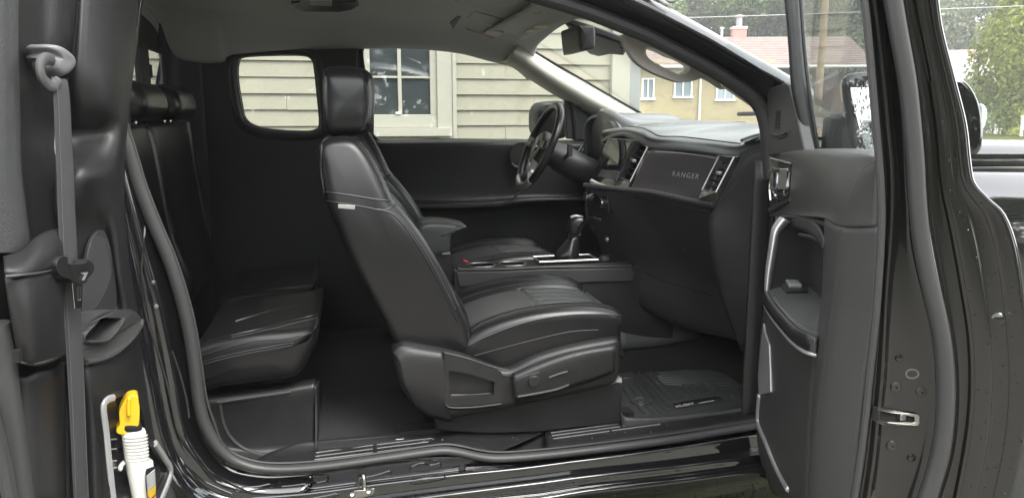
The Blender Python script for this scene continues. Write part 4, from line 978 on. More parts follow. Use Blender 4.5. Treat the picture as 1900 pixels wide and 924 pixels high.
# lower dash and glove box
rows = [[PY(1085, 346, 2.9), PY(1120, 350, 2.76), PY(1172, 356, 2.655), PY(1208, 360, 2.575), PY(1260, 371, 2.455), PY(1302, 380, 2.355), PY(1326, 384, 2.28)],
        [PY(1090, 400, 2.9)+V(.02, 0, 0), PY(1126, 405, 2.76)+V(.02, 0, 0)]+[PY(*q)+V(.055, 0, 0) for q in ((1178, 415, 2.655), (1214, 425, 2.575), (1264, 440, 2.455), (1304, 450, 2.355), (1328, 455, 2.28))],
        [PY(1096, 460, 2.9)+V(.04, 0, 0), PY(1140, 480, 2.78)+V(.05, 0, 0)]+[PY(*q)+V(.10, 0, 0) for q in ((1190, 500, 2.655), (1236, 520, 2.575), (1280, 530, 2.455), (1324, 545, 2.355), (1350, 550, 2.27))],
        [PY(1110, 520, 2.95)+V(.1, 0, 0), PY(1170, 560, 2.8), PY(1230, 600, 2.655)+V(.03, 0, 0), PY(1270, 615, 2.575)+V(.03, 0, 0), PY(1320, 625, 2.455)+V(.03, 0, 0), PY(1360, 635, 2.355)+V(.03, 0, 0), PY(1390, 640, 2.26)],
        [V(1.5, 2.95, .75), V(1.5, 2.8, .78), V(1.5, 2.655, .8), V(1.5, 2.575, .8), V(1.5, 2.455, .8), V(1.5, 2.355, .8), V(1.5, 2.2, .8)]]
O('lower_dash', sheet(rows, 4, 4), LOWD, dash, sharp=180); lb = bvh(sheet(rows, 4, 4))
for s in ('1322,388 1321,408 1326,428 1346,440 1380,484 1408,520',):
    for tr_ in (lb, eb):
        g_ = on_tube(tr_, s, .0022, .0005)
        if g_[0]: O('panel_gap', g_, VOID, dash)
g_ = on_tube(lb, '1176,366 1214,374 1262,386 1312,396', .0016, .0004)
if g_[0]: O('panel_gap', g_, VOID, dash)
g_ = on_tube(lb, '1196,505 1240,524 1284,536 1326,550', .0018, .0004)
if g_[0]: O('panel_gap', g_, VOID, dash)
l, n = hit(lb, 1270, 463)
if l: O('glove_box_lock', lathe([(.001, .003), (.008, .003), (.01, 0)], l, n, 14), PLAS, dash)
rows = [[PY(1090, 346, 2.88), V(1.08, 3.05, 1.2), V(1.1, 3.3, 1.2), V(1.12, 3.62, 1.2)], [PY(1100, 430, 2.9), V(1.12, 3.05, 1.0), V(1.12, 3.3, 1.0), V(1.12, 3.62, 1.0)], [V(1.3, 2.95, .8), V(1.3, 3.05, .8), V(1.3, 3.3, .8), V(1.3, 3.62, .8)]]
O('driver_knee_panel', sheet(rows, 4, 4), PLASD, dash, thick=.006, sharp=180)
# centre stack: screen, bezel, knobs
scn = V(-.86, -.12, .30).normalized(); scc = PY(1138, 300, 2.84)
def sq(s, d=0): return [PL(x, y, scc+scn*d, scn) for x, y in pp(s)]
def quad(s, Ys): return [PY(x, y, Y) for (x, y), Y in zip(pp(s), Ys)]
nq = scn
O('screen_bezel', prism(sq('1127,255 1178,259 1137,352 1093,341', .004), -nq*.05), GLOSSB, dash, bevel=.006)
scr = sq('1136,263 1173,267 1151,313 1118,310')
O('touch_screen', prism([p+nq*.0065 for p in scr], -nq*.004), M('screen_off', (.012, .013, .014), .03, coat=1), dash)
O('screen_buttons', prism(sq('1116,314 1150,318 1143,333 1108,328', .007), -nq*.004), M('smoked_buttons', (.10, .10, .10), .15), dash, bevel=.002)
O('screen_lip', tube(cr(quad('1097,336 1108,342 1122,347 1137,352', (2.905, 2.87, 2.81, 2.755)), 5), .009, 8), SILV, dash)
for x, y, Y in ((1090, 366, 2.88), (1118, 378, 2.77)): O('knob', lathe([(.001, .034), (.015, .034), (.019, .03), (.02, .0)], PY(x, y, Y)+V(.02, 0, 0), V(-1, -.15, .1), 20), CHROME, dash)
O('climate_panel', prism(quad('1084,354 1126,364 1130,396 1090,384', (2.9, 2.75, 2.75, 2.9)), V(.02, 0, 0)), GLOSSB, dash, bevel=.003)
for k in range(5): O('button', box(PY(1098+k*4.5, 402+k*1.3, 2.86-k*.025)-V(.006, 0, 0), (.006, .014, .007)), SOFT, dash, bevel=.001)
l, n = hit(lb, 1127, 444)
if l: O('socket', lathe([(.001, .006), (.008, .006), (.011, .0)], l, V(-1, -.1, 0), 14), SILV, dash)
# far vent by the driver's door
for k in range(3): O('vent_slat', tube([PY(1072+k*7, 283-k*1, 3.5), PY(1082+k*8, 268-k*1, 3.56)], .004, 6), SILV, dash)

# ------------------------------------------------------------------ steering wheel
wheel = empty('steering_wheel', (.85, 3.2, 1.35), T)
cW = PY(1001, 272, 3.22)
# wheel plane: normal leans back towards the driver, slightly down
wr = .185; tilt = R(24)
wnrm = V(-math.cos(tilt), 0, math.sin(tilt)); wu = V(math.sin(tilt), 0, math.cos(tilt)); wv = V(0, 1, 0)
def wp(a, r, d=0): return cW+wv*(math.cos(a)*r)+wu*(math.sin(a)*r)+wnrm*d
O('rim', tube([wp(2*math.pi*k/48, wr) for k in range(48)], .0165, 12, True), LEA, wheel, sharp=180)
O('rim_insert', [tube([wp(R(a), wr, .002) for a in range(a0, a0+36, 4)], .0172, 10) for a0 in (232, 272)], SILV, wheel, sharp=180)
hub = cr([wp(R(20), .075), wp(R(90), .07), wp(R(160), .075), wp(R(200), .08), wp(R(235), .075), wp(R(270), .085), wp(R(305), .075), wp(R(340), .08)], 4, True)
O('hub', prism([p-wnrm*.04 for p in hub], wnrm*.055), PLAS, wheel, bevel=.02, seg=4)
O('spoke', [prism(cr([wp(R(a-12), .06), wp(R(a-7), wr-.008), wp(R(a+7), wr-.008), wp(R(a+14), .06)], 3, True), wnrm*.016) for a in (4, 176)], PLAS, wheel, bevel=.005)
O('spoke_trim', [tube(cr([wp(R(a), .065, -.002), wp(R(a*.5+135), .12, -.01), wp(R(b_), wr-.01, -.004)], 4), .010, 8, flatr=.018) for a, b_ in ((245, 238), (295, 302))], SILV, wheel)
O('emblem', lathe([(.001, .004), (.026, .004), (.028, .001), (.029, 0)], cW+wnrm*.016, wnrm, 24), CHROME, wheel)
O('emblem_field', lathe([(.001, .0055), (.022, .0052), (.0225, .004)], cW+wnrm*.0155, wnrm, 24), M('emblem_blue', (.03, .05, .12), .2), wheel)
for a in (4, 176):
    for j, r_ in enumerate((.092, .125)):
        O('wheel_button', prism([wp(R(a-6), r_-.013, .017), wp(R(a-6), r_+.013, .017), wp(R(a+7), r_+.013, .017), wp(R(a+7), r_-.013, .017)], wnrm*.006), GLOSSB, wheel, bevel=.002)
O('steering_column', tube([cW-wnrm*.03, cW-wnrm*.10-V(0, 0, .008), cW-wnrm*.24-V(0, 0, .02), cW-wnrm*.34-V(0, 0, .03)], [.045, .062, .066, .06], 16), PLAS, T)
O('indicator_stalk', [tube([cW-wnrm*.11+V(0, -.05, .0), cW-wnrm*.10+V(0, -.13, .012), cW-wnrm*.095+V(0, -.16, .016)], [.008, .010, .011], 10), box(cW-wnrm*.095+V(0, -.165, .03), (.02, .02, .05))], PLASD, T, bevel=.003)

# ------------------------------------------------------------------ centre console
cons = empty('centre_console', (.6, 2.85, .7), T)
yn, yf = 2.735, 2.875
zt2 = PY(1000, 494, yn).z
so = PYs('842,500 858,502 930,501 1010,497 1090,496 1175,494 1240,500 1250,520 1250,560 1250,720 842,720', yn)
O('side_panel', prism(so, V(0, .02, 0)), PLASD, cons, bevel=.006)
st_ = PYs('846,505 930,504 1010,500 1090,499 1172,497 1178,505 1174,522 1090,524 1010,527 930,530 852,532', yn-.008)
O('side_band', prism(st_, V(0, .012, 0)), SOFT, cons, bevel=.004)
O('top_edge', tube(cr(PYs('850,500 930,499.5 1010,496 1090,495 1172,493', yn-.002), 4), .004, 6), SOFT, cons)
O('floor_tunnel', box((.85, (yn+yf)/2, .68), (1.3, yf-yn-.03, .4)), PLASD, cons, bevel=.03)
ys_ = [(x, z) for x, z in ()]
ca = [PY(850, 500, yn).x, PY(1095, 495, yn).x]
tx0, tx1 = ca
def cpl(x, y): return V(x, y, zt2-.001)
def ell(cx, cy, rx, ry, n=24, p=3.0):
    out = []
    for k in range(n):
        a = 2*math.pi*k/n; c_, s_ = math.cos(a), math.sin(a)
        out.append(cpl(cx+rx*math.copysign(abs(c_)**(2/p), c_), cy+ry*math.copysign(abs(s_)**(2/p), s_)))
    return out
cx1 = PY(893, 492, (yn+yf)/2).x; cx2 = PY(950, 490, (yn+yf)/2).x
h1, h2 = ell(cx1, 2.802, .050, .042), ell(cx2, 2.802, .050, .042)
O('console_top', prism([cpl(tx0, yn+.004), cpl(tx1+.17, yn+.004), cpl(tx1+.17, yf), cpl(tx0, yf)], V(0, 0, -.02), [h1, h2]), PLAS, cons, bevel=.004)
for h in (h1, h2):
    O('cup_well', [grid([h, [p+V(0, 0, -.09) for p in h]], True), prism([p+V(0, 0, -.09) for p in h], V(0, 0, -.004))], PLASD, cons)
    O('cup_rim', tube([p+V(0, 0, .001) for p in h], .003, 6, True), M('satin_rim', (.2, .2, .2), .35, metal=.6), cons)
gx = PY(1035, 488, 2.81).x
O('shift_gate', prism([cpl(gx-.08, 2.765)+V(0, 0, .002), cpl(gx+.14, 2.765)+V(0, 0, .002), cpl(gx+.14, 2.862)+V(0, 0, .002), cpl(gx-.08, 2.862)+V(0, 0, .002)], V(0, 0, .012)), GLOSSB, cons, bevel=.005)
O('gate_rim', tube([cpl(gx-.085, 2.76)+V(0, 0, .012), cpl(gx+.145, 2.76)+V(0, 0, .012), cpl(gx+.145, 2.868)+V(0, 0, .012), cpl(gx-.085, 2.868)+V(0, 0, .012)], .004, 6, True), SILV, cons)
# boot and lever
bx = gx+.035
rings = []
for k, (h, r_, dx) in enumerate(((.012, .06, 0), (.03, .058, .0), (.05, .046, .008), (.065, .038, .016), (.085, .026, .024), (.105, .016, .030))):
    rings.append([V(bx+dx+r_*.8*math.cos(a)*(1+.10*math.sin(4*a+k)), 2.81+r_*.8*math.sin(a)*(1+.08*math.cos(5*a+k)), zt2+h) for a in [2*math.pi*j/28 for j in range(28)]])
O('shift_boot', loft(rings), LEA, cons, sharp=180)
kt = PY(1068, 412, 2.81)
O('shift_lever', tube([V(bx+.03, 2.81, zt2+.10), kt+V(-.012, 0, -.055), kt+V(-.005, 0, -.02)], [.016, .021, .024], 14), GLOSSB, cons)
O('lever_collar', lathe([(.02, 0), (.024, .004), (.024, .012), (.02, .016)], V(bx+.03, 2.81, zt2+.10), V(.1, 0, 1), 16), SILV, cons)
O('shift_knob', puff(cr([kt+V(*p) for p in ((-.026, 0, .0), (-.03, 0, -.03), (-.02, 0, -.052), (.01, 0, -.05), (.025, 0, -.02), (.034, 0, .008), (.02, 0, .022), (-.012, 0, .018))], 4, True), 2.78, 2.84, .02, 36, 3, None, .003), LEA, cons, sharp=180)
O('knob_cap', tube(cr([kt+V(-.02, 0, .018), kt+V(0, 0, .024), kt+V(.026, 0, .018)], 4), .012, 8, flatr=.005), SILV, cons)
O('drive_selector', lathe([(.001, .016), (.02, .016), (.022, .012), (.023, 0)], V(gx+.19, 2.81, zt2), V(0, 0, 1), 18), SOFT, cons)
# armrest lid
ao = cr(PYs('770,452 776,424 785,415 800,412 830,413 858,418 868,423 846,432 838,442 836,466 820,474 780,474', 2.76), 4, True)
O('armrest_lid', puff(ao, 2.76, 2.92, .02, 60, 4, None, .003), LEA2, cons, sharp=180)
O('armrest_box', prism(PYs('775,470 836,468 848,500 848,640 775,640', 2.775), V(0, .19, 0)), PLAS, cons, bevel=.01)
O('box_latch', box(PY(828, 470, 2.77), (.03, .01, .006)), SILV, cons)
# pedals-side hump trim seen past the cushion
O('tunnel_trim', sheet([[V(1.0, 2.72, .60), V(1.15, 2.73, .60), V(1.35, 2.74, .62)], [V(1.0, 2.75, .70), V(1.15, 2.76, .70), V(1.35, 2.77, .72)]], 3, 3), M('grey_tunnel', (.10, .10, .10), .5), T, thick=.01)
# ================================================================== NEAR FRONT DOOR (swung open towards the viewer)
FO = V(1.26, 2.05, 0); FD = V(-.375, -.927, 0).normalized(); FN = V(-.927, .375, 0).normalized()
def FS(px, py, s): return PL(px, py, FO+FD*s, FD)
def FP(px, py, off): return PL(px, py, FO+FN*off, FN)
def FSs(t): return [FS(*q) for q in [tuple(float(c) for c in w.split(',')) for w in t.split()]]
fdoor = empty('front_door', (1.0, 1.5, .6), T)
UPZ = V(0, 0, 1)
# soft upper trim: gray sheet from window sill down to the pull cup
rows = [FSs('1436,288,.12 1470,284,.3 1520,284,.6 1580,288,.86 1622,294,.98 1630,296,1.03'),
        FSs('1434,296,.1 1468,289,.3 1512,292,.6 1568,300,.86 1612,306,.97 1631,304,1.03'),
        FSs('1433,320,.1 1466,318,.3 1506,318,.6 1556,322,.86 1590,330,.96 1632,322,1.03'),
        FSs('1432,352,.1 1464,352,.3 1503,352,.6 1545,356,.86 1575,362,.96 1633,356,1.03'),
        FSs('1431,388,.1 1462,388,.3 1500,390,.6 1538,392,.86 1566,398,.96 1633,392,1.03'),
        FSs('1429,402,.1 1458,401,.3 1495,402,.6 1532,406,.86 1560,420,.96 1632,420,1.03')]
q0 = rows[0]; kk = (1, 1, 1, .9, .15, .02)
rows = [[p-FN*.05*k+V(0, 0, .007*k) for p, k in zip(q0, kk)], [p-FN*.012*k+V(0, 0, .004*k) for p, k in zip(q0, kk)]]+rows
g1 = sheet(rows, 4, 4)
O('upper_trim', g1, TRIM, fdoor, thick=.006, sharp=180); ut = bvh(g1)
rows = [FSs('1533,404,.84 1546,412,.92 1561,420,.96 1600,420,1.0 1632,420,1.03'), FSs('1530,480,.84 1540,490,.92 1553,500,.96 1592,500,1.0 1629,500,1.03'), FSs('1526,560,.84 1534,566,.92 1546,570,.96 1588,570,1.0 1624,570,1.03'),
        FSs('1516,640,.84 1524,650,.92 1533,655,.96 1575,655,1.0 1614,655,1.03'), FSs('1510,740,.84 1515,745,.92 1521,745,.96 1562,745,1.0 1602,745,1.03'), FSs('1505,830,.84 1508,835,.92 1511,840,.96 1550,840,1.0 1592,840,1.03'), FSs('1500,950,.84 1502,955,.92 1504,955,.96 1540,955,1.0 1578,955,1.03')]
g2 = sheet(rows, 4, 4)
O('rear_trim', g2, TRIM, fdoor, thick=.006, sharp=180); rt = bvh(g2)
O('stitching', [stitches(ut, '1622,300 1600,316 1584,342 1575,370 1568,400', .008), stitches(rt, '1562,425 1555,490 1547,560 1535,640', .008), stitches(rt, '1628,430 1625,500 1620,570 1611,650 1600,740', .008)], THREAD, fdoor, kind='stuff')
O('trim_crease', [on_tube(ut, '1628,300 1604,314 1588,340 1578,366 1570,396', .003, .001), on_tube(rt, '1563,425 1555,500 1547,570 1535,650 1522,745 1512,840', .003, .001)], TRIM, fdoor)
# cup recess
rows = [FSs('1447,402,.36 1480,402,.5 1510,408,.7 1540,418,.88'), FSs('1436,425,.24 1480,430,.38 1512,440,.50 1534,452,.70'), FSs('1432,470,.20 1480,470,.34 1508,476,.46 1532,486,.62'), FSs('1424,520,.18 1470,524,.30 1500,532,.42 1530,545,.58'), FSs('1420,575,.16 1470,590,.28 1500,620,.38 1528,650,.54')]
ZA = 1.083
def PZs(s, z): return [PZ(x, y, z) for x, y in pp(s)]
O('pull_cup', sheet(rows, 4, 4), PLASD, fdoor, thick=.006, sharp=180)
O('cup_brow', sheet([FSs('1446,406,.3 1468,403,.42 1500,406,.62 1520,420,.78 1531,446,.86'), FSs('1452,422,.32 1472,424,.44 1498,430,.62 1514,440,.78 1528,462,.86')], 4, 3), PLASD, fdoor, thick=.006, sharp=180)
O('cup_lip', tube(cr(FSs('1484,436,.58 1505,440,.7 1520,448,.8 1530,456,.86'), 4), .004, 8), PLAS, fdoor)
# silver strip round the cup
ss = FSs('1464,407,.42 1450,411,.44 1439,428,.45 1431,465,.46 1425,510,.47 1421,548,.48')
O('silver_strip', sheet([FSs('1447,403,.43 1433,424,.44 1427,460,.45 1421,505,.46 1419,548,.47'), FSs('1456,406,.455 1440,428,.465 1433,464,.475 1426,508,.485 1422,549,.495'), FSs('1467,411,.44 1448,432,.45 1440,467,.46 1432,511,.47 1426,550,.48')], 5, 4), SILV, fdoor, thick=.004, sharp=180)
# armrest pad
top = cr(PZs('1423,541 1438,533 1466,528 1500,530 1526,540 1524,585 1518,628 1496,618 1472,600 1449,575 1431,554', ZA), 3, True)
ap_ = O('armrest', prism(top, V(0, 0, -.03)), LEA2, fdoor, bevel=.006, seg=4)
tb = bvh(prism(top, V(0, 0, -.03)))
ed = PZs('1421,552 1431,569 1449,592 1472,617 1495,633 1518,640', ZA-.016)
O('armrest_edge', tube(cr(ed, 5), .011, 10, flatr=.017, up=UPZ), LEA, fdoor, sharp=180)
O('armrest_trim', tube(cr([p+V(0, 0, -.020) for p in ed], 5), .005, 8), SILV, fdoor)
sw = PZs('1449,532 1458,527 1486,527 1497,533 1499,544 1458,545', ZA)
O('switch_plate', prism([p+V(0, 0, .006) for p in sw], V(0, 0, -.012)), PLAS, fdoor, bevel=.003)
O('window_switch', box(PZ(1472, 533, ZA)+V(0, 0, .009), (.03, .055, .01), Matrix.Rotation(math.atan2(FD.y, FD.x)+R(90), 3, 'Z')), SILV, fdoor, bevel=.003)
O('armrest_stitching', [stitches(tb, '1430,553 1448,577 1470,601 1494,618 1512,626', .008), stitches(tb, '1436,551 1452,573 1473,595 1496,611 1512,618', .008)], THREAD, fdoor, kind='stuff')
# lower panel with its map pocket
rows = [FSs('1420,560,.12 1440,590,.3 1470,620,.52 1516,640,.84'), FSs('1412,620,.12 1436,640,.34 1468,650,.56 1514,660,.84'), FSs('1407,700,.12 1432,710,.34 1464,716,.56 1511,740,.84'), FSs('1405,780,.12 1428,790,.34 1462,800,.56 1506,830,.84'), FSs('1410,840,.12 1432,850,.34 1464,860,.56 1502,890,.84'), FSs('1432,910,.12 1446,920,.34 1470,930,.56 1500,960,.84')]
g3 = sheet(rows, 4, 4); O('lower_trim', g3, TRIM, fdoor, thick=.006, sharp=180); lt = bvh(g3)
def strip(s, r, m, nm, fl=None):
    g_ = on_tube(lt, s, r, .003, 6, 8)
    if g_[0]: return O(nm, g_, m, fdoor, sharp=180)
def patch(nm, s, lift, m, th, bev=.003):
    p = [hit(lt, *q) for q in pp(s)]; p = [(a, n) for a, n in p if a is not None]
    if len(p) > 2: return O(nm, prism([a+n*lift for a, n in p], -p[0][1]*th), m, fdoor, bevel=bev)
patch('pocket_trim', '1421,600 1424,618 1432,640 1434,690 1435,728 1424,730 1413,732 1411,700 1415,650', .008, SILV, .01)
patch('map_pocket', '1421,734 1434,732 1438,780 1441,832 1432,826 1422,800 1418,760', .002, VOID, .004, 0)
strip('1412,732 1409,770 1411,790 1424,820 1436,850 1450,880 1466,908', .008, SILV, 'pocket_strip')
# handle bezel and lever
hb2 = FSs('1435,291,.12 1478,301,.34 1477,312,.34 1472,368,.33 1436,392,.12')
bz = O('handle_bezel', prism([p+FN*.012 for p in hb2], -FN*.02), GLOSSB, fdoor, bevel=.006)
lv = FSs('1458,312,.27 1474,314,.335 1471,352,.33 1462,358,.28 1456,352,.25')
O('door_handle', prism([p+FN*.035 for p in lv], -FN*.018, [[c_.lerp(sum(lv, V())/5, .32)+FN*.035 for c_ in lv]]), CHROME, fdoor, bevel=.004)
O('handle_ring', [tube(cr([p+FN*.016 for p in FSs('1450,316,.24 1446,335,.22 1448,358,.23 1453,366,.25')], 4), .005, 8), tube(cr([p+FN*.014 for p in FSs('1442,320,.18 1438,345,.16 1440,372,.17')], 4), .004, 8)], CHROME, fdoor)
O('bezel_ledge', prism([p+FN*.015 for p in FSs('1434,386,.12 1474,368,.34 1475,376,.34 1436,396,.12')], -FN*.02), TRIM, fdoor, bevel=.004)
# inner mirror sail
sv = FSs('1431,290,.1 1429,168,.06 1436,162,.09 1452,158,.16 1463,152,.2 1470,158,.23 1486,222,.3 1500,284,.36')
so_ = prism([p+FN*.01 for p in sv], -FN*.03)
O('mirror_sail', so_, TRIM, fdoor, bevel=.006); sob = bvh(so_)
O('sail_pull', [on_tube(sob, '1433,248 1445,252 1456,249 1463,244', .005, .002, 5), on_tube(sob, '1434,254 1446,257 1460,252', .003, .001, 5)], SOFT, fdoor)
O('sail_ribs', [on_tube(sob, f'{1440-i*.2},{208+i*4} {1449-i*.2},{207+i*4}', .0018, .0005, 2, 4) for i in range(9)], PLASD, fdoor)
# window frame: front post, rear frame, glass
PW = [(-60, 1450, 1484), (20, 1459, 1489), (90, 1465, 1494), (160, 1470, 1502), (225, 1483, 1511), (290, 1500, 1522)]
fp = [[FS(a+(b-a)*t, y, .24+.0002*(y+60)+ds) for y, a, b in PW] for t, ds in ((0, -.04), (0, 0), (.45, .012), (.75, .004), (.8, -.006), (1, -.006), (1, -.04))]
O('window_post', sheet(fp, 4, 4), PLAS, fdoor, thick=.004, sharp=180)
gl_ = FSs('1484,-80,.27 1490,20,.28 1500,160,.34 1520,282,.46 1560,286,.72 1640,292,1.0 1632,200,.99 1612,60,.96 1598,-80,.94')
gl_ = [p-FN*((p-FO).dot(FN)+.03) for p in gl_]
gl2 = prism([PL(x, y, FO-FN*.035, FN) for x, y in pp('1478,-80 1488,20 1496,120 1506,200 1519,290 1580,292 1646,300 1632,200 1612,40 1600,-80')], -FN*.004)
O('door_window', gl2, DGLASS, fdoor); gwt = bvh(gl2)
O('window_sill_strip', tube(cr([PL(x, y, FO-FN*.028, FN) for x, y in pp('1508,281 1550,284 1590,286 1628,290')], 4), .008, 8), RUB, fdoor)
# ------------------------------------------------------------------ rear end of the door: latch face, seal, outer flange
def RE(px, py, d=0, s0=1.03): return FS(px, py, s0+d)
prof = [ # y, inner, latch-right, seal-left, seal-right, flange a, outer edge
 (-60, 1590, 1612, 1636, 1662, 1690, 1727), (0, 1600, 1622, 1644, 1670, 1700, 1738), (60, 1607, 1630, 1655, 1679, 1712, 1747), (150, 1615, 1640, 1672, 1694, 1730, 1770), (230, 1622, 1648, 1680, 1704, 1742, 1790), (300, 1628, 1655, 1684, 1712, 1748, 1798), (340, 1631, 1657, 1686, 1714, 1752, 1806), (370, 1632, 1657, 1688, 1716, 1757, 1832), (400, 1633, 1656, 1690, 1719, 1764, 1862), (460, 1631, 1652, 1695, 1728, 1776, 1884), (540, 1626, 1646, 1712, 1744, 1790, 1896), (620, 1619, 1642, 1730, 1762, 1802, 1904), (700, 1610, 1638, 1737, 1770, 1806, 1908), (780, 1602, 1630, 1736, 1768, 1802, 1904), (860, 1592, 1622, 1722, 1756, 1790, 1892), (960, 1576, 1606, 1690, 1724, 1770, 1868)]
rows = []
for y, a, b, c_, d, e, f in prof:
    m = (b+c_)/2
    rows.append([RE(a, y, -.02), RE(a+4, y, .002), RE(a+(b-a)*.5, y, -.012), RE(b, y, .0), RE(b+4, y, -.018), RE(m, y, -.022), RE(c_-2, y, -.02), RE(c_+4, y, -.006), RE(d, y, -.006), RE(d+6, y, -.024), RE(d+(e-d)*.55, y, -.026), RE(e-4, y, -.024), RE(e, y, -.019), RE(e+(f-e)*.3, y, -.019), RE(e+(f-e)*.36, y, -.0215), RE(e+(f-e)*.62, y, -.020), RE(e+(f-e)*.68, y, -.0175), RE(e+(f-e)*.85, y, -.0165), RE(f-3, y, -.016), RE(f, y, -.024), RE(f, y, -.05)])
g4 = sheet(rows, 3, 4)
O('door_end', g4, JAMB, fdoor, thick=.003, off=0, sharp=180); de = bvh(g4)
O('door_seal', tube(cr([RE((c_+d)/2, y, .002) for y, a, b, c_, d, e, f in prof], 4), .014, 10, flatr=.014), RUB, fdoor)
O('inner_seal', tube(cr([RE(a+3, y, .004) for y, a, b, c_, d, e, f in prof], 4), .006, 8), RUB, fdoor)
O('flange_edge', tube(cr([RE(f-1, y, -.02) for y, a, b, c_, d, e, f in prof], 4), .004, 6), PAINT, fdoor)
O('edge_lip', tube(cr([RE(e-2, y, -.02) for y, a, b, c_, d, e, f in prof[3:]], 4), .005, 6), JAMB, fdoor)
# latch, bolts, plugs
lp = [(hit(de, *q)) for q in pp('1621,752 1631,753 1640,755 1655,758 1682,763 1698,765 1703,768 1703,781 1700,785 1640,784 1630,784 1622,778')]
lq = [a+n*.003 for a, n in lp if a is not None]
li = [hit(de, *q) for q in pp('1628,758 1644,761 1664,764 1685,768 1694,769 1694,778 1690,780 1640,779 1630,777')]; li = [a+n*.003 for a, n in li if a is not None]
O('latch', prism(lq, -FD*-.006, [li]), STEEL, fdoor, bevel=.0015); O('latch_mouth', prism([p-FD*.002 for p in li], FD*.003), VOID, fdoor)
O('latch_pawl', box(hit(de, 1671, 770)[0]+FD*.004, (.012, .012, .012)), STEEL, fdoor, bevel=.002)
for x, y in ((1661, 717), (1708, 726), (1653, 825)):
    l, n = hit(de, x, y)
    O('bolt', [lathe([(.001, .002), (.003, .002), (.0035, .005), (.007, .005), (.0085, .003), (.0092, 0)], l, FD, 18)], M('dark_bolt', (.10, .095, .085), .35, metal=.7), fdoor)
for x, y, r_ in ((1667, 663, .008), (1690, 848, .009), (1853, 592, .013)):
    l, n = hit(de, x, y)
    if l: O('plug', lathe([(.001, .006), (r_*.6, .005), (r_, .0)], l, FD, 18), JAMB, fdoor)
l, n = hit(de, 1692, 693); O('hole_ring', tube([l+FD*.001+FN*(.010*math.cos(a))+UPZ*(.008*math.sin(a)) for a in [2*math.pi*k/20 for k in range(20)]], .0016, 6, True), STEEL, fdoor)
# outer skin of the door
rows = []
for y, a, b, c_, d, e, f in prof:
    p = RE(f, y, -.03); q = p-FD*.86
    rows.append([p, p-FD*.1+FN*-.012, p.lerp(q, .5)+FN*-.02, q])
O('door_skin', sheet(rows[4:], 3, 4), PAINT, fdoor, thick=.004, sharp=180)
rows2 = [[r[0], r[0].lerp(FO+FD*.3+V(0, 0, r[0].z), .3)] for r in rows[:5]]

# ------------------------------------------------------------------ door mirror on the open door
s_m = .30
def MP(px, py, d=0): return FS(px, py, s_m+d)
mo = pp('1566,170 1566,150 1572,141 1584,136 1620,134 1700,138 1770,146 1790,150 1806,168 1818,195 1824,230 1824,262 1818,282 1804,290 1770,290 1680,290 1600,290 1580,270')
MO = cr([MP(x, y) for x, y in mo], 3, True); mc = sum(MO, V())/len(MO)
def mring(s, d): return [mc+(p-mc)*s+FD*d for p in MO]
O('mirror_housing', loft([mring(.9, .010), mring(.96, .008), mring(1, -.004), mring(1, -.02), mring(.97, -.06), mring(.85, -.10), mring(.5, -.125)]), PAINT, fdoor, sharp=180)
MI = cr([MP(x, y) for x, y in pp('1577,180 1578,160 1584,151 1596,148 1650,149 1700,154 1722,166 1732,190 1736,220 1736,250 1726,274 1705,280 1680,280 1604,280 1590,265')], 3, True)
mic = sum(MI, V())/len(MI)
MI = [p-FD*((p.z-mic.z)*.42) for p in MI]
O('mirror_glass', prism([p+FD*.036 for p in MI], -FD*.004), MIRR, fdoor); 
O('turn_signal', puff([Vector((v.x, 0, v.z)) for v in []] or cr([V(0, 0, 0), V(.012, 0, 0), V(.017, 0, .02), V(.016, 0, .045), V(.008, 0, .058), V(0, 0, .058)], 3, True), -.015, .02, .005, 24, 2, None, .001), LENS, fdoor, sharp=180).matrix_basis = Matrix.Translation(MP(1812, 240, -.02))@Matrix.Rotation(R(-35), 4, 'Z')
O('mirror_arm', prism([MP(x, y, .0) for x, y in pp('1535,215 1570,215 1590,290 1528,290')], -FD*.05), PLASD, fdoor, bevel=.01)
# ------------------------------------------------------------------ body ahead of the door: fender and hood
rows = []
for x, yo in ((1.28, 1.97), (1.6, 1.95), (2.0, 1.93), (2.5, 1.95), (3.0, 2.05)):
    dz = -.02*(x-1.28)+.035
    rows.append([V(x, yo+.03, .5), V(x, yo, .8), V(x, yo-.01, 1.02+dz), V(x, yo, 1.16+dz), V(x, yo+.03, 1.235+dz), V(x, yo+.10, 1.29+dz), V(x, yo+.15, 1.30+dz)])
fg = sheet(rows, 4, 4); O('fender', fg, PAINT, T, thick=.004, sharp=180)
rows = []
for x, k in ((1.55, 0), (1.9, .012), (2.4, .0), (2.9, -.06)):
    rows.append([V(x, 2.10, 1.325+k*.5), V(x, 2.11, 1.365+k), V(x, 2.2, 1.40+k), V(x, 2.5, 1.42+k), V(x, 2.9, 1.43+k), V(x, 3.4, 1.41+k), V(x, 3.7, 1.36+k)])
O('hood', sheet(rows, 5, 4), PAINT, T, thick=.004, sharp=180)
wh = empty('front_wheel', (2.35, 2.05, .38), T)
O('tyre', lathe([(.20, -.10), (.30, -.115), (.36, -.10), (.382, -.06), (.385, 0), (.382, .06), (.36, .10), (.30, .115), (.20, .10)], V(2.35, 2.08, .38), V(0, -1, 0), 40), RUB, wh, sharp=50)
O('rim', [lathe([(.001, .06), (.05, .07), (.07, .05), (.19, .07), (.225, .10), (.23, .06)], V(2.35, 2.08, .38), V(0, -1, 0), 36)]+[box(V(2.35, 1.995, .38)+V(math.cos(k*math.pi/3)*.12, 0, math.sin(k*math.pi/3)*.12), (.17, .03, .045), Matrix.Rotation(-k*math.pi/3, 3, 'Y')) for k in range(6)], SILV, wh)
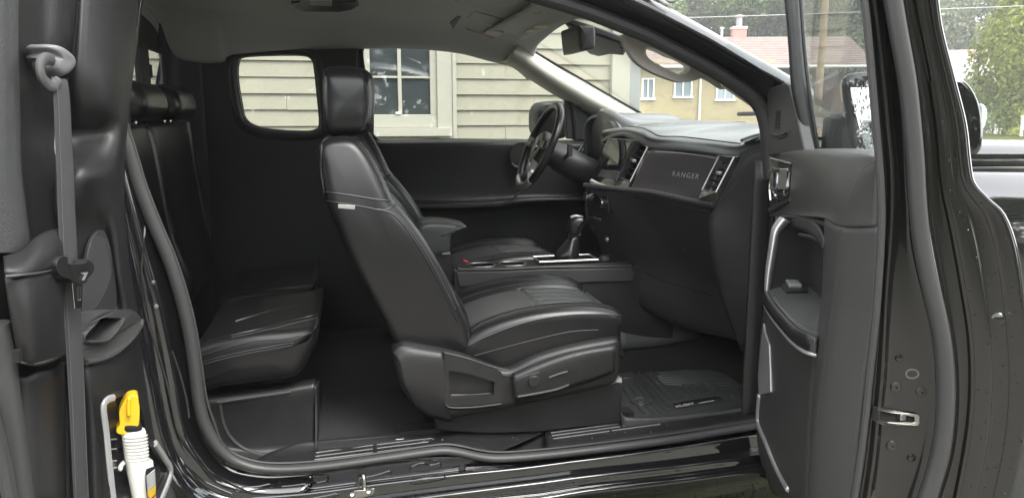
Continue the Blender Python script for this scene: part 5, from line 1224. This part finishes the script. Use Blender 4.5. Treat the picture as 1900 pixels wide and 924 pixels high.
O('wheel_arch', tube(cr([V(2.35+.44*math.cos(R(a)), 1.945, .40+.42*math.sin(R(a))) for a in range(0, 181, 20)], 4), .03, 8), PLAS, T)
O('hood_gap', tube(cr([V(1.5, 2.09, 1.32), V(2.0, 2.075, 1.325), V(2.9, 2.12, 1.285)], 5), .006, 6), VOID, T)
O('cowl', prism([V(1.30, 2.0, 1.28), V(1.75, 2.0, 1.36), V(1.75, 3.7, 1.40), V(1.30, 3.7, 1.28)], V(0, 0, -.02)), PLASD, T)
O('hinge_pillar', box((1.30, 2.06, .9), (.16, .06, .9)), PAINT, T, bevel=.02)
O('wiper', tube([V(1.70, 2.3, 1.485), V(1.66, 2.8, 1.50), V(1.66, 3.1, 1.495)], .009, 8), PLASD, T)

# ================================================================== NEAR REAR DOOR
RO = V(-.50, 2.0, 0); RU = V(-.196, -.981, 0).normalized(); RN = V(.981, -.196, 0).normalized()
def RP(px, py, off=0): return PL(px, py, RO+RN*off, RN)
def RPs(t): return [RP(*q) for q in [tuple(float(c) for c in w.split(',')) for w in t.split()]]
rdoor = empty('rear_door', (-.55, 1.7, .6), T)
# one continuous moulded trim with channel and flared window surround
rows = [RPs('-60,-60,.03 10,-60,.03 40,-60,.02 76,-60,.01 110,-60,.02 146,-60,.015 160,-60,.03 210,-60,.045 255,-60,.03 272,-60,-.01'),
        RPs('-60,0,.03 16,0,.03 40,0,.02 76,0,.01 110,0,.02 144,0,.015 156,0,.03 210,0,.045 250,0,.03 264,0,-.01'),
        RPs('-60,90,.03 18,90,.03 38,90,.02 74,90,.008 106,90,.015 136,90,.008 150,90,.028 200,90,.045 240,90,.03 252,90,-.01'),
        RPs('-60,150,.03 19,150,.03 36,150,.02 72,150,.0 104,150,-.02 128,150,-.01 144,150,.02 195,150,.045 232,150,.03 244,150,-.01'),
        RPs('-60,205,.03 20,205,.03 36,205,.02 72,205,-.01 104,205,-.035 126,205,-.03 142,205,.0 190,205,.035 225,205,.03 238,205,-.01'),
        RPs('-60,245,.03 21,245,.03 37,245,.02 72,245,-.01 103,245,-.04 128,245,-.038 140,245,-.03 182,245,.0 222,245,.034 234,245,-.01'),
        RPs('-60,285,.03 23,285,.03 38,285,.02 72,285,-.01 103,285,-.04 126,285,-.035 138,285,-.02 170,285,.008 216,285,.036 231,285,-.01'),
        RPs('-60,320,.03 25,320,.03 40,320,.02 72,320,-.01 104,320,-.03 122,320,-.01 140,320,.022 168,320,.040 215,320,.035 230,320,-.01'),
        RPs('-60,370,.03 30,370,.03 44,370,.02 72,370,-.01 104,370,-.03 120,370,.005 140,370,.018 168,370,.025 214,370,.035 230,370,-.01'),
        RPs('-60,420,.03 38,420,.03 50,420,.02 74,420,-.01 106,420,-.03 120,420,-.01 150,420,.0 190,420,.012 216,420,.035 233,420,-.01'),
        RPs('-60,500,.03 38,500,.03 55,500,.02 80,500,-.01 110,500,-.03 122,500,-.02 160,500,-.006 204,500,.006 222,500,.035 241,500,-.01'),
        RPs('-60,580,.03 40,580,.03 60,580,.02 90,580,-.01 114,580,-.03 130,580,-.02 170,580,-.002 214,580,.01 236,580,.035 254,580,-.01'),
        RPs('-60,680,.01 20,680,.01 60,680,.0 90,680,-.01 118,680,-.03 150,680,.03 175,680,.045 214,680,.05 246,680,.035 268,680,-.01'),
        RPs('-60,760,.01 20,760,.01 60,760,.0 90,760,-.01 122,760,-.03 160,760,.03 180,760,.045 226,760,.05 262,760,.035 284,760,-.01'),
        RPs('-60,840,.01 24,840,.01 66,840,.0 94,840,-.01 122,840,-.03 164,840,.03 184,840,.045 240,840,.05 280,840,.035 302,840,-.01'),
        RPs('-60,960,.01 36,960,.01 76,960,.0 104,960,-.01 124,960,-.03 170,960,.03 190,960,.045 254,960,.05 310,960,.035 336,960,-.01')]
gR = sheet(rows, 4, 4); O('door_trim', gR, PLAS, rdoor, thick=.004, off=0, sharp=180); rtb = bvh(gR)
# soft fabric-grained leading edge
GRAIN = M('grained_vinyl', (.075, .075, .077), .5, bump=.9, scale=230)
O('leading_edge', sheet([RPs(f'-60,{y},.05 0,{y},.05 {x-8},{y},.046 {x+8},{y},.036 {x+16},{y},.018') for y, x in ((-60, 16), (0, 18), (100, 18), (200, 20), (300, 22), (380, 30), (450, 40), (470, 42))], 3, 4), GRAIN, rdoor, thick=.004, sharp=180)
# window pane behind the belt
O('window_pane', prism(RPs('97,238,-.036 104,232,-.036 112,234,-.036 112,316,-.036 106,310,-.036 98,296,-.036'), -RN*.004), M('pane_sky_reflection', (.55, .6, .58), .1, coat=1), rdoor, bevel=.001)
# speaker cloth: rows of small dots
so2 = cr(RPs('156,470,.002 166,440,.004 178,428,.008 188,430,.012 197,455,.014 206,500,.016 210,540,.016 209,568,.016 196,575,.014 175,582,.01 158,600,.006 146,600,.0 148,530,.0'), 4, True)
O('speaker_grille', prism(so2, RN*.008), PLASD, rdoor, bevel=.004); spb = bvh(prism(so2, RN*.008))
gs = []
c0 = (120, 430)
for ring in range(9, 34):
    r_ = ring*5.2
    n_ = int(r_*1.1)
    for k in range(n_):
        a = R(8)+R(78)*k/n_
        x, y = 128+r_*math.cos(a)*.52, 425+r_*math.sin(a)
        if not (150 < x < 207 and 428 < y < 590): continue
        l, n = hit(spb, x, y)
        if l is None: continue
        if n.dot(RN) < .8: continue
        b1 = RU*.0016; b2 = V(0, 0, .0016); i0 = l+RN*.0008
        gs.append(([l+b1, l+b2, l-b1, l-b2, i0], [(0, 1, 4), (1, 2, 4), (2, 3, 4), (3, 0, 4)]))
if gs: O('grille_dots', gs, SOFT, rdoor, kind='stuff')
# pull handle cup
po = cr(RPs('150,625,.05 158,604,.055 178,588,.06 200,577,.062 238,574,.062 254,580,.06 262,592,.055 258,612,.058 240,636,.06 215,656,.06 185,668,.058 160,672,.05'), 4, True)
pi_ = cr(RPs('160,622,.058 180,600,.06 190,590,.062 210,590,.062 226,591,.062 218,604,.062 200,628,.06 180,633,.06 162,633,.056'), 3, True)
ph_ = O('pull_handle', prism(po, -RN*.05, [pi_]), M('handle_soft', (.06, .06, .06), .38, bump=.2, scale=500), rdoor, bevel=.007, seg=4)
O('pull_cup', prism([p-RN*.04 for p in pi_], -RN*.006), VOID, rdoor)
O('cup_rim', tube(cr([p+RN*.001 for p in RPs('160,633,.056 182,634,.06 201,629,.06 221,606,.062 229,591,.062')], 4), .003, 6), SOFT, rdoor)
O('handle_lip', tube(cr(RPs('160,672,.05 190,666,.055 218,652,.055 244,628,.055 260,605,.05 263,592,.05'), 5), .006, 8), SOFT, rdoor)
# lower map pocket opening with a pale rim
qo = cr(RPs('178,750,.05 186,738,.052 205,728,.054 232,724,.054 258,740,.054 276,820,.05 300,850,.046 312,868,.044 310,890,.044 292,930,.05 290,990,.05 206,990,.05 192,880,.05'), 3, True)
qi = cr(RPs('186,756,.053 194,746,.054 208,738,.055 230,735,.055 250,750,.055 268,826,.05 290,854,.047 301,870,.045 298,888,.045 282,930,.05 280,985,.05 214,985,.05 201,880,.05'), 3, True)
O('map_pocket', prism([p+RN*.012 for p in qo], -RN*.03, [[p+RN*.012 for p in qi]]), PLAS, rdoor, bevel=.005)
O('pocket_floor', grid([[p+RN*.005 for p in qi], [p+RN*-.006 for p in qi]], True), PLASD, rdoor)
O('pocket_back', prism([p+RN*.003 for p in qi], -RN*.003), GLOSSB, rdoor)
PRM = M('pocket_rim_grey', (.33, .33, .33), .4)
O('pocket_rim', tube(cr([p+RN*.012 for p in RPs('200,738,.054 188,742,.053 181,756,.052 186,800,.05 192,860,.05 200,930,.05')], 4), .005, 8, flatr=.008), PRM, rdoor)
O('pocket_rim', tube(cr([p+RN*.012 for p in RPs('278,822,.05 296,850,.047 307,868,.045 305,888,.045 288,930,.05')], 4), .006, 8, flatr=.009), PRM, rdoor)
# retractor cover at the lower leading corner
co_ = [RPs('6,478,.06 40,466,.07 74,436,.07 112,424,.06 122,424,.0'), RPs('8,500,.085 42,494,.1 78,470,.1 112,460,.085 122,460,.01'), RPs('9,511,.085 42,508,.105 80,503,.105 112,492,.085 122,494,.01')]
O('retractor_cap', sheet(co_, 4, 4), PLAS, rdoor, thick=.006, sharp=180)
co_ = [RPs('10,514,.08 42,511,.1 80,506,.1 112,496,.08 122,498,.01'), RPs('20,580,.08 50,585,.105 84,585,.105 113,580,.085 122,580,.01'), RPs('34,655,.07 60,668,.095 92,662,.095 117,650,.075 124,650,.01'), RPs('38,672,.06 62,675,.08 92,668,.08 118,654,.06 126,654,.0')]
O('retractor_cover', sheet(co_, 4, 4), PLAS, rdoor, thick=.006, sharp=180)
for s in ('11,513,.09 42,510,.107 80,505,.107 112,494,.09', '40,672,.075 66,674,.095 92,667,.095 118,653,.075'): O('cover_edge', tube(cr(RPs(s), 4), .0028, 6), SOFT, rdoor)
O('cover_notch', box(RP(32, 660, .085), (.01, .012, .02)), VOID, rdoor)
co_ = [RPs('22,690,.03 44,700,.05 70,690,.06 100,684,.05 116,670,.02'), RPs('28,780,.03 48,780,.045 72,780,.05 98,780,.04 118,780,.0'), RPs('40,940,.03 60,940,.045 80,940,.05 104,940,.04 120,940,.0')]
O('lower_trim', sheet(co_, 4, 4), PLASD, rdoor, thick=.006, sharp=180)
O('edge_seal', [tube(cr(RPs('-4,600,.05 8,660,.05 14,720,.05 26,800,.05 44,940,.05'), 5), .018, 10), tube(cr(RPs('-20,760,.06 -2,820,.06 14,900,.06 22,960,.06'), 4), .012, 8)], RUB, rdoor)
# belt: guide, webbing, tongue
bg2 = cr(RPs('76,100,.05 80,88,.06 90,83,.065 104,86,.065 124,101,.06 131,112,.055 130,124,.055 118,138,.06 104,143,.06 92,130,.06 88,112,.06 80,108,.055'), 4, True)
bgc = sum(bg2, V())/len(bg2)
O('belt_guide', loft([[bgc+(p-bgc)*k+RN*h for p in bg2] for k, h in ((1.0, -.03), (1.0, -.004), (.97, .006), (.88, .013), (.7, .017), (.4, .019))]), M('guide_grey', (.20, .20, .205), .40), rdoor, sharp=180)
O('guide_loop', tube(cr(RPs('96,112,.075 86,109,.08 77,114,.082 74,126,.082 77,142,.082 86,154,.082 97,160,.084 108,152,.084'), 5), .0065, 10, flatr=.011), M('loop_grey', (.09, .09, .09), .4), rdoor)
bp_ = RPs('110,146,.085 113,165,.088 116,210,.088 118,260,.087 121,320,.086 123,380,.085 126,440,.085 129,500,.085 133,560,.082 138,640,.08 143,740,.08 147,840,.08 152,960,.08')
m_ = len(cr(bp_, 6))
wd = [.0165+.0075*min(1, i/(m_*.75)) for i in range(m_)]
O('seat_belt', tube(cr(bp_, 6), wd, 12, flatr=.0016, up=[(RN*(1-.25*i/m_)-RU*-.35*(1-i/m_)).normalized() for i in range(m_)]), WEB, rdoor, sharp=50)
O('belt_edge_thread', [stitches(rtb, '0,0 1,1')] if False else [tube([p+RU*s*(w*.86)+RN*.0022 for p, w in zip(cr(bp_, 6), wd)], .0008, 4) for s in (-1, 1)], M('belt_thread', (.09, .09, .09), .8), rdoor)
tg = cr(RPs('92,492,.1 96,480,.1 106,475,.1 114,478,.1 116,489,.105 146,488,.105 148,481,.1 156,484,.1 163,492,.1 163,504,.1 152,516,.1 146,525,.1 126,525,.1 118,518,.1 100,512,.1'), 4, True)
O('belt_tongue', prism([p+RN*.012 for p in tg], -RN*.022), PLAS, rdoor, bevel=.006)
O('tongue_arrow', prism([p+RN*.0125 for p in RPs('135,506,.1 150,505,.1 143,520,.1 139,520,.1 144,510,.1')], RN*.001), SILV, rdoor)
O('tongue_blade', prism(RPs('131,524,.1 147,522,.1 150,566,.1 146,572,.1 136,573,.1'), RN*.003, [RPs('140,533,.1 146,532,.1 147,556,.1 141,557,.1')]), CHROME, rdoor, bevel=.001)
# outer skin and hinge side
cz = [RO-RN*a+RU*u for a, u in ((.095, .0), (.095, .60), (.05, .60), (.05, .0))]
O('door_core', prism([p+V(0, 0, .46) for p in cz], V(0, 0, .84)), JAMB, rdoor, bevel=.01)
O('door_skin', sheet([[RO-RN*.10+RU*u+V(0, 0, z) for u in (-.02, .25, .5, .62)] for z in (.45, .9, 1.25)], 3, 3), PAINT, rdoor, thick=.004)
# ================================================================== LOOSE THINGS
# rubber floor mat in the front footwell
def MZ(px, py, z): return PZ(px, py, z)
zm = .545
mat_o = empty('floor_mat', (1.0, 2.5, .53), label='black ribbed rubber floor mat in the front footwell with a white lettered label', cat='floor mat')
rows = [PYs('1150,748 1152,772 1164,784 1200,784', 2.17), ]
edge = [PY(x, y, Y) for x, y, Y in ((1150, 768, 2.20), (1165, 781, 2.17), (1230, 780, 2.17), (1290, 774, 2.175), (1340, 768, 2.18), (1375, 762, 2.17), (1420, 746, 2.16), (1460, 738, 2.15))]
ze = sum(p.z for p in edge)/len(edge)
zm = ze-.028
lipo = [p+V(0, 0, .010) for p in edge]
ins = [V(p.x+(.02 if i == 0 else 0), p.y+.045, zm+.006) for i, p in enumerate(edge)]
flo = [V(p.x+(.02 if i == 0 else 0), p.y+.09, zm) for i, p in enumerate(edge)]
far_ = [V(p.x+.01, 2.70, zm+.0) for p in edge]; far2 = [V(p.x+.01, 2.735, zm+.05) for p in edge]
mrows = [[p+V(0, -.012, -.03) for p in edge], [p+V(0, -.008, .004) for p in edge], lipo, [p+V(0, .018, .004) for p in edge], ins, flo, [a.lerp(b, .5) for a, b in zip(flo, far_)], far_, far2]
mg = sheet(mrows, 5, 4); mt = bvh(mg)
O('mat_body', mg, MATM, mat_o, thick=.004, sharp=180)
gs = []
for s in ('1157,722 1172,742 1196,768', '1168,716 1186,740 1212,769', '1178,710 1200,738 1226,768', '1190,705 1214,736 1240,765', '1168,690 1180,702 1205,732 1232,763', '1180,684 1192,702 1218,730 1240,755', '1192,682 1204,700 1230,728 1250,748',
          '1204,686 1222,708 1246,728 1262,745', '1244,720 1266,738', '1256,718 1276,736', '1268,716 1288,734', '1280,714 1300,732', '1292,712 1310,730', '1304,711 1320,728', '1316,710 1330,726', '1346,736 1352,746', '1360,734 1366,742', '1372,732 1376,738', '1384,726 1388,732'):
    g_ = on_tube(mt, s, .0058, .002, 5, 6)
    if g_[0]: gs.append(g_)
for i in range(4): 
    g_ = on_tube(mt, f'{1198+i*9},{695-i*5} {1206+i*8},{702-i*5} {1222+i*6},{704-i*5.5}', .004, .001, 5, 6)
    if g_[0]: gs.append(g_)
for i in range(12):
    g_ = on_tube(mt, f'{1215+i*2},{712-i*3} {1290},{716-i*4} {1390},{716-i*4.2}', .0035, .001, 5, 5)
    if g_[0]: gs.append(g_)
O('rib', gs, MATM, mat_o, kind='stuff')
l, n = hit(mt, 1188, 746)
O('anchor_button', lathe([(.001, .008), (.012, .008), (.014, .004), (.022, .004), (.026, .009), (.034, .009), (.038, 0)], l, n, 22), MATM, mat_o)
l, n = hit(mt, 1160, 698); O('anchor_button', lathe([(.001, .008), (.022, .006), (.034, .009), (.038, 0)], l, n, 22), MATM, mat_o)
lab = [hit(mt, *q) for q in pp('1247,750 1260,748 1330,737 1338,739 1336,745 1262,758 1252,758')]
la = [a+n*.006 for a, n in lab if a is not None]; ln_ = lab[0][1]
O('label_plate', prism(la, V(0, 0, -.008)), GLOSSB, mat_o, bevel=.002)
O('label_rim', tube(cr(la, 3, True), .003, 6, True), MATM, mat_o)
a, b = la[6].lerp(la[0], .30), la[5].lerp(la[4], .28)
bx_ = (la[5]-la[6]); pos = la[6].lerp(la[5], .0)
xd = (la[4]-la[5]).normalized(); yd = V(0, 0, 1).cross(xd)
org = PL(1256, 756.5, la[3]+V(0, 0, .002), V(0, 0, 1)); org2 = PL(1298, 749.5, la[3]+V(0, 0, .002), V(0, 0, 1)); e2 = PL(1330, 743, la[3]+V(0, 0, .002), V(0, 0, 1))
xd = (e2-org).normalized(); yd = V(0, 0, 1).cross(xd)
text('lettering', 'HUSKY', .0235, org+V(0, 0, .002), xd, yd, WHITEPAINT, mat_o, .0006, .2)
text('lettering', 'CONTOUR', .0125, org2+V(0, 0, .002), xd, yd, WHITEPAINT, mat_o, .0006, .1)

# spray bottle in the rear door pocket
bot = empty('spray_bottle', RP(255, 924, .09), label='white bottle with a yellow nozzle cap standing in the rear door pocket', cat='bottle')
BQ = RP(250, 860, .085); BN = -V(BQ.x, BQ.y, 0).normalized()
def BP(px, py, d=0): return PL(px, py, BQ+BN*d, BN)
ax0, ax1 = BP(262, 960), BP(246, 796); axd = (ax1-ax0).normalized()
def bring(px0, px1, py, k=.8, sk=0):
    a, b = BP(px0, py+sk), BP(px1, py-sk); c_ = (a+b)/2; rx = (b-a)/2; ry = BN*(rx.length*k)
    return [c_+rx*math.copysign(abs(math.cos(t))**.8, math.cos(t))+ry*math.copysign(abs(math.sin(t))**.8, math.sin(t)) for t in [2*math.pi*j/28 for j in range(28)]]
O('body', loft([bring(255, 292, 985, .7), bring(248, 290, 940, .7), bring(241, 288, 905, .7), bring(235, 286, 875, .75), bring(233, 284, 855, .75), bring(230, 276, 850, .75), bring(227, 274, 820, .75), bring(224, 271, 801, .75), bring(226, 269, 796, .75), bring(232, 262, 794, .75)]), WHI, bot, sharp=50)
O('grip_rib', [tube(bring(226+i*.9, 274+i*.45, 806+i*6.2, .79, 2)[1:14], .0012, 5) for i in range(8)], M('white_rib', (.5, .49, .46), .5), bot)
O('collar', loft([bring(224, 264, 797, .8), bring(222, 264, 792, .85), bring(222, 262, 785, .85), bring(226, 258, 782, .8)]), VOID, bot, sharp=50)
yo = cr([BP(x, y, -.02) for x, y in pp('216,792 216,784 221,776 220,757 223,746 232,730 240,724 254,724 256,738 258,746 257,776 250,783 242,790 228,796')], 3, True)
O('nozzle_cap', prism(yo, BN*.036), YEL, bot, bevel=.010, seg=4)
O('cap_ridge', tube(cr([BP(x, y, .024) for x, y in pp('240,738 238,752 239,772')], 4), .004, 8), YEL, bot, sharp=180)
O('trigger', tube(cr([BP(x, y, .0) for x, y in pp('232,856 226,862 223,868 226,870')], 4), .005, 8), WHI, bot)
lo = [BP(x, y, .026) for x, y in pp('270,874 276,868 288,866 291,885 290,905 284,930 276,930 271,910')]
O('back_label', prism(cr(lo, 3, True), BN*.002), VOID, bot)
O('label_lines', [tube([BP(272+i*.4, 884+i*5, .029), BP(287+i*.3, 871+i*5, .029)], .0011, 4) for i in range(7)], WHITEPAINT, bot)
O('label_band', [prism([BP(273+i*1.5, 913+i*5, .029), BP(289, 900+i*5, .029), BP(289, 903+i*5, .029), BP(274+i*1.5, 916+i*5, .029)], BN*.001) for i in range(3)], YEL, bot)
O('label_band', prism([BP(276, 929, .029), BP(287, 920, .029), BP(284, 932, .029)], BN*.001), RED, bot)
# small dark plastic tool left in the pocket
O('pocket_slots', [tube([RP(206, y, .06), RP(216, y-1, .06)], .0016, 5) for y in (815, 833, 855, 868)], SILV, rdoor)

gs = []
for i in range(190):
    x, y = random.uniform(-.05, 1.3), random.uniform(2.06, 2.6); r_ = random.uniform(.001, .0024); a = random.uniform(0, 3); z = None
    if y > 2.27: z = zf+.006 if x < .1 else None
    else:
        for tr_ in (sb, sb2):
            l_ = tr_.ray_cast(V(x, y, 1.2), V(0, 0, -1))[0]
            if l_ is not None: z = l_.z+.003
    if z is not None: gs.append(box((x, y, z), (r_*2, r_, r_), Matrix.Rotation(a, 3, 'Z')))
O('grit', gs, M('grit_tan', (.22, .19, .14), .9), T, kind='stuff')
# water drops on paint and glass
def drops(tree, n, poly, rmin, rmax, axisn=None, flatn=.45, run=0):
    xs = [p[0] for p in poly]; ys = [p[1] for p in poly]; gs = []; tries = 0
    def inside(x, y):
        c_ = False; j = len(poly)-1
        for i in range(len(poly)):
            if (poly[i][1] > y) != (poly[j][1] > y) and x < (poly[j][0]-poly[i][0])*(y-poly[i][1])/(poly[j][1]-poly[i][1])+poly[i][0]: c_ = not c_
            j = i
        return c_
    while len(gs) < n and tries < n*30:
        tries += 1; x, y = random.uniform(min(xs), max(xs)), random.uniform(min(ys), max(ys))
        if not inside(x, y): continue
        l, nn = hit(tree, x, y)
        if l is None: continue
        r_ = rmin+(rmax-rmin)*random.random()**3; a = nn.orthogonal().normalized(); b = nn.cross(a); st = 1+run*random.random()
        k = 8; rings = []
        for h, s in ((0, 1), (.5, .86), (.85, .5)):
            ring = []
            for j in range(k):
                d = (a*math.cos(2*math.pi*j/k)+b*math.sin(2*math.pi*j/k))*r_*s
                d.z *= st; ring.append(l+d+nn*(h*r_*flatn*2))
            rings.append(ring)
        gs.append(loft(rings))
    return gs
WATER = M('water', (.9, .9, .9), .02, spec=.6); WATER.node_tree.nodes['Principled BSDF'].inputs['Transmission Weight'].default_value = 1; WATER.node_tree.nodes['Principled BSDF'].inputs['IOR'].default_value = 1.6
O('water_drops', drops(de, 1000, pp('1745,60 1770,150 1795,300 1860,390 1895,560 1900,760 1890,920 1800,920 1800,700 1780,460 1745,300'), .0005, .0026, run=.9)+drops(de, 140, pp('1715,20 1735,20 1760,330 1745,330'), .0007, .0026), WATER, fdoor, kind='stuff')
O('water_drops', drops(rb, 150, pp('1000,870 1400,815 1400,880 1000,922'), .0008, .0040)+drops(rb, 160, pp('920,895 1180,868 1180,885 920,915'), .0006, .003)+drops(jb, 40, pp('330,860 400,900 400,924 330,924'), .001, .004), WATER, T, kind='stuff')
gtree = bvh(gl)if isinstance(gl, tuple) else None
O('water_drops', drops(bvh(prism([p+(p-c2).normalized()*.02+V(0, .034, 0) for p in wo], V(0, .004, 0))), 230, pp('690,79 800,80 880,94 960,122 960,128 880,99 800,86 690,88'), .0012, .0045)+drops(bvh(prism([p+V(0, .034, 0) for p in wo], V(0, .004, 0))), 60, pp('672,90 800,88 960,135 1040,190 1040,250 700,250'), .0007, .002), WATER, ddoor, kind='stuff')
O('water_drops', drops(gwt, 260, pp('1483,0 1492,0 1500,90 1512,190 1508,210 1498,150 1488,60'), .0007, .003)+drops(gwt, 230, pp('1575,150 1622,150 1628,286 1590,280 1585,230'), .001, .0042, run=.6), WATER, fdoor, kind='stuff')
l_b = bvh(gl2)

# thin haze volume added to wash out the distance, standing in for glare
HZ = bpy.data.materials.new('glare_haze'); HZ.use_nodes = True; t = HZ.node_tree; t.nodes.clear(); o = t.nodes.new('ShaderNodeOutputMaterial'); pv = t.nodes.new('ShaderNodeVolumePrincipled')
pv.inputs['Color'].default_value = (.9, .92, .93, 1); pv.inputs['Density'].default_value = .0026; pv.inputs['Anisotropy'].default_value = .2
t.links.new(pv.outputs[0], o.inputs['Volume'])
O('haze', box((30, 85, 11.5), (196, 246, 25)), HZ, kind='stuff')
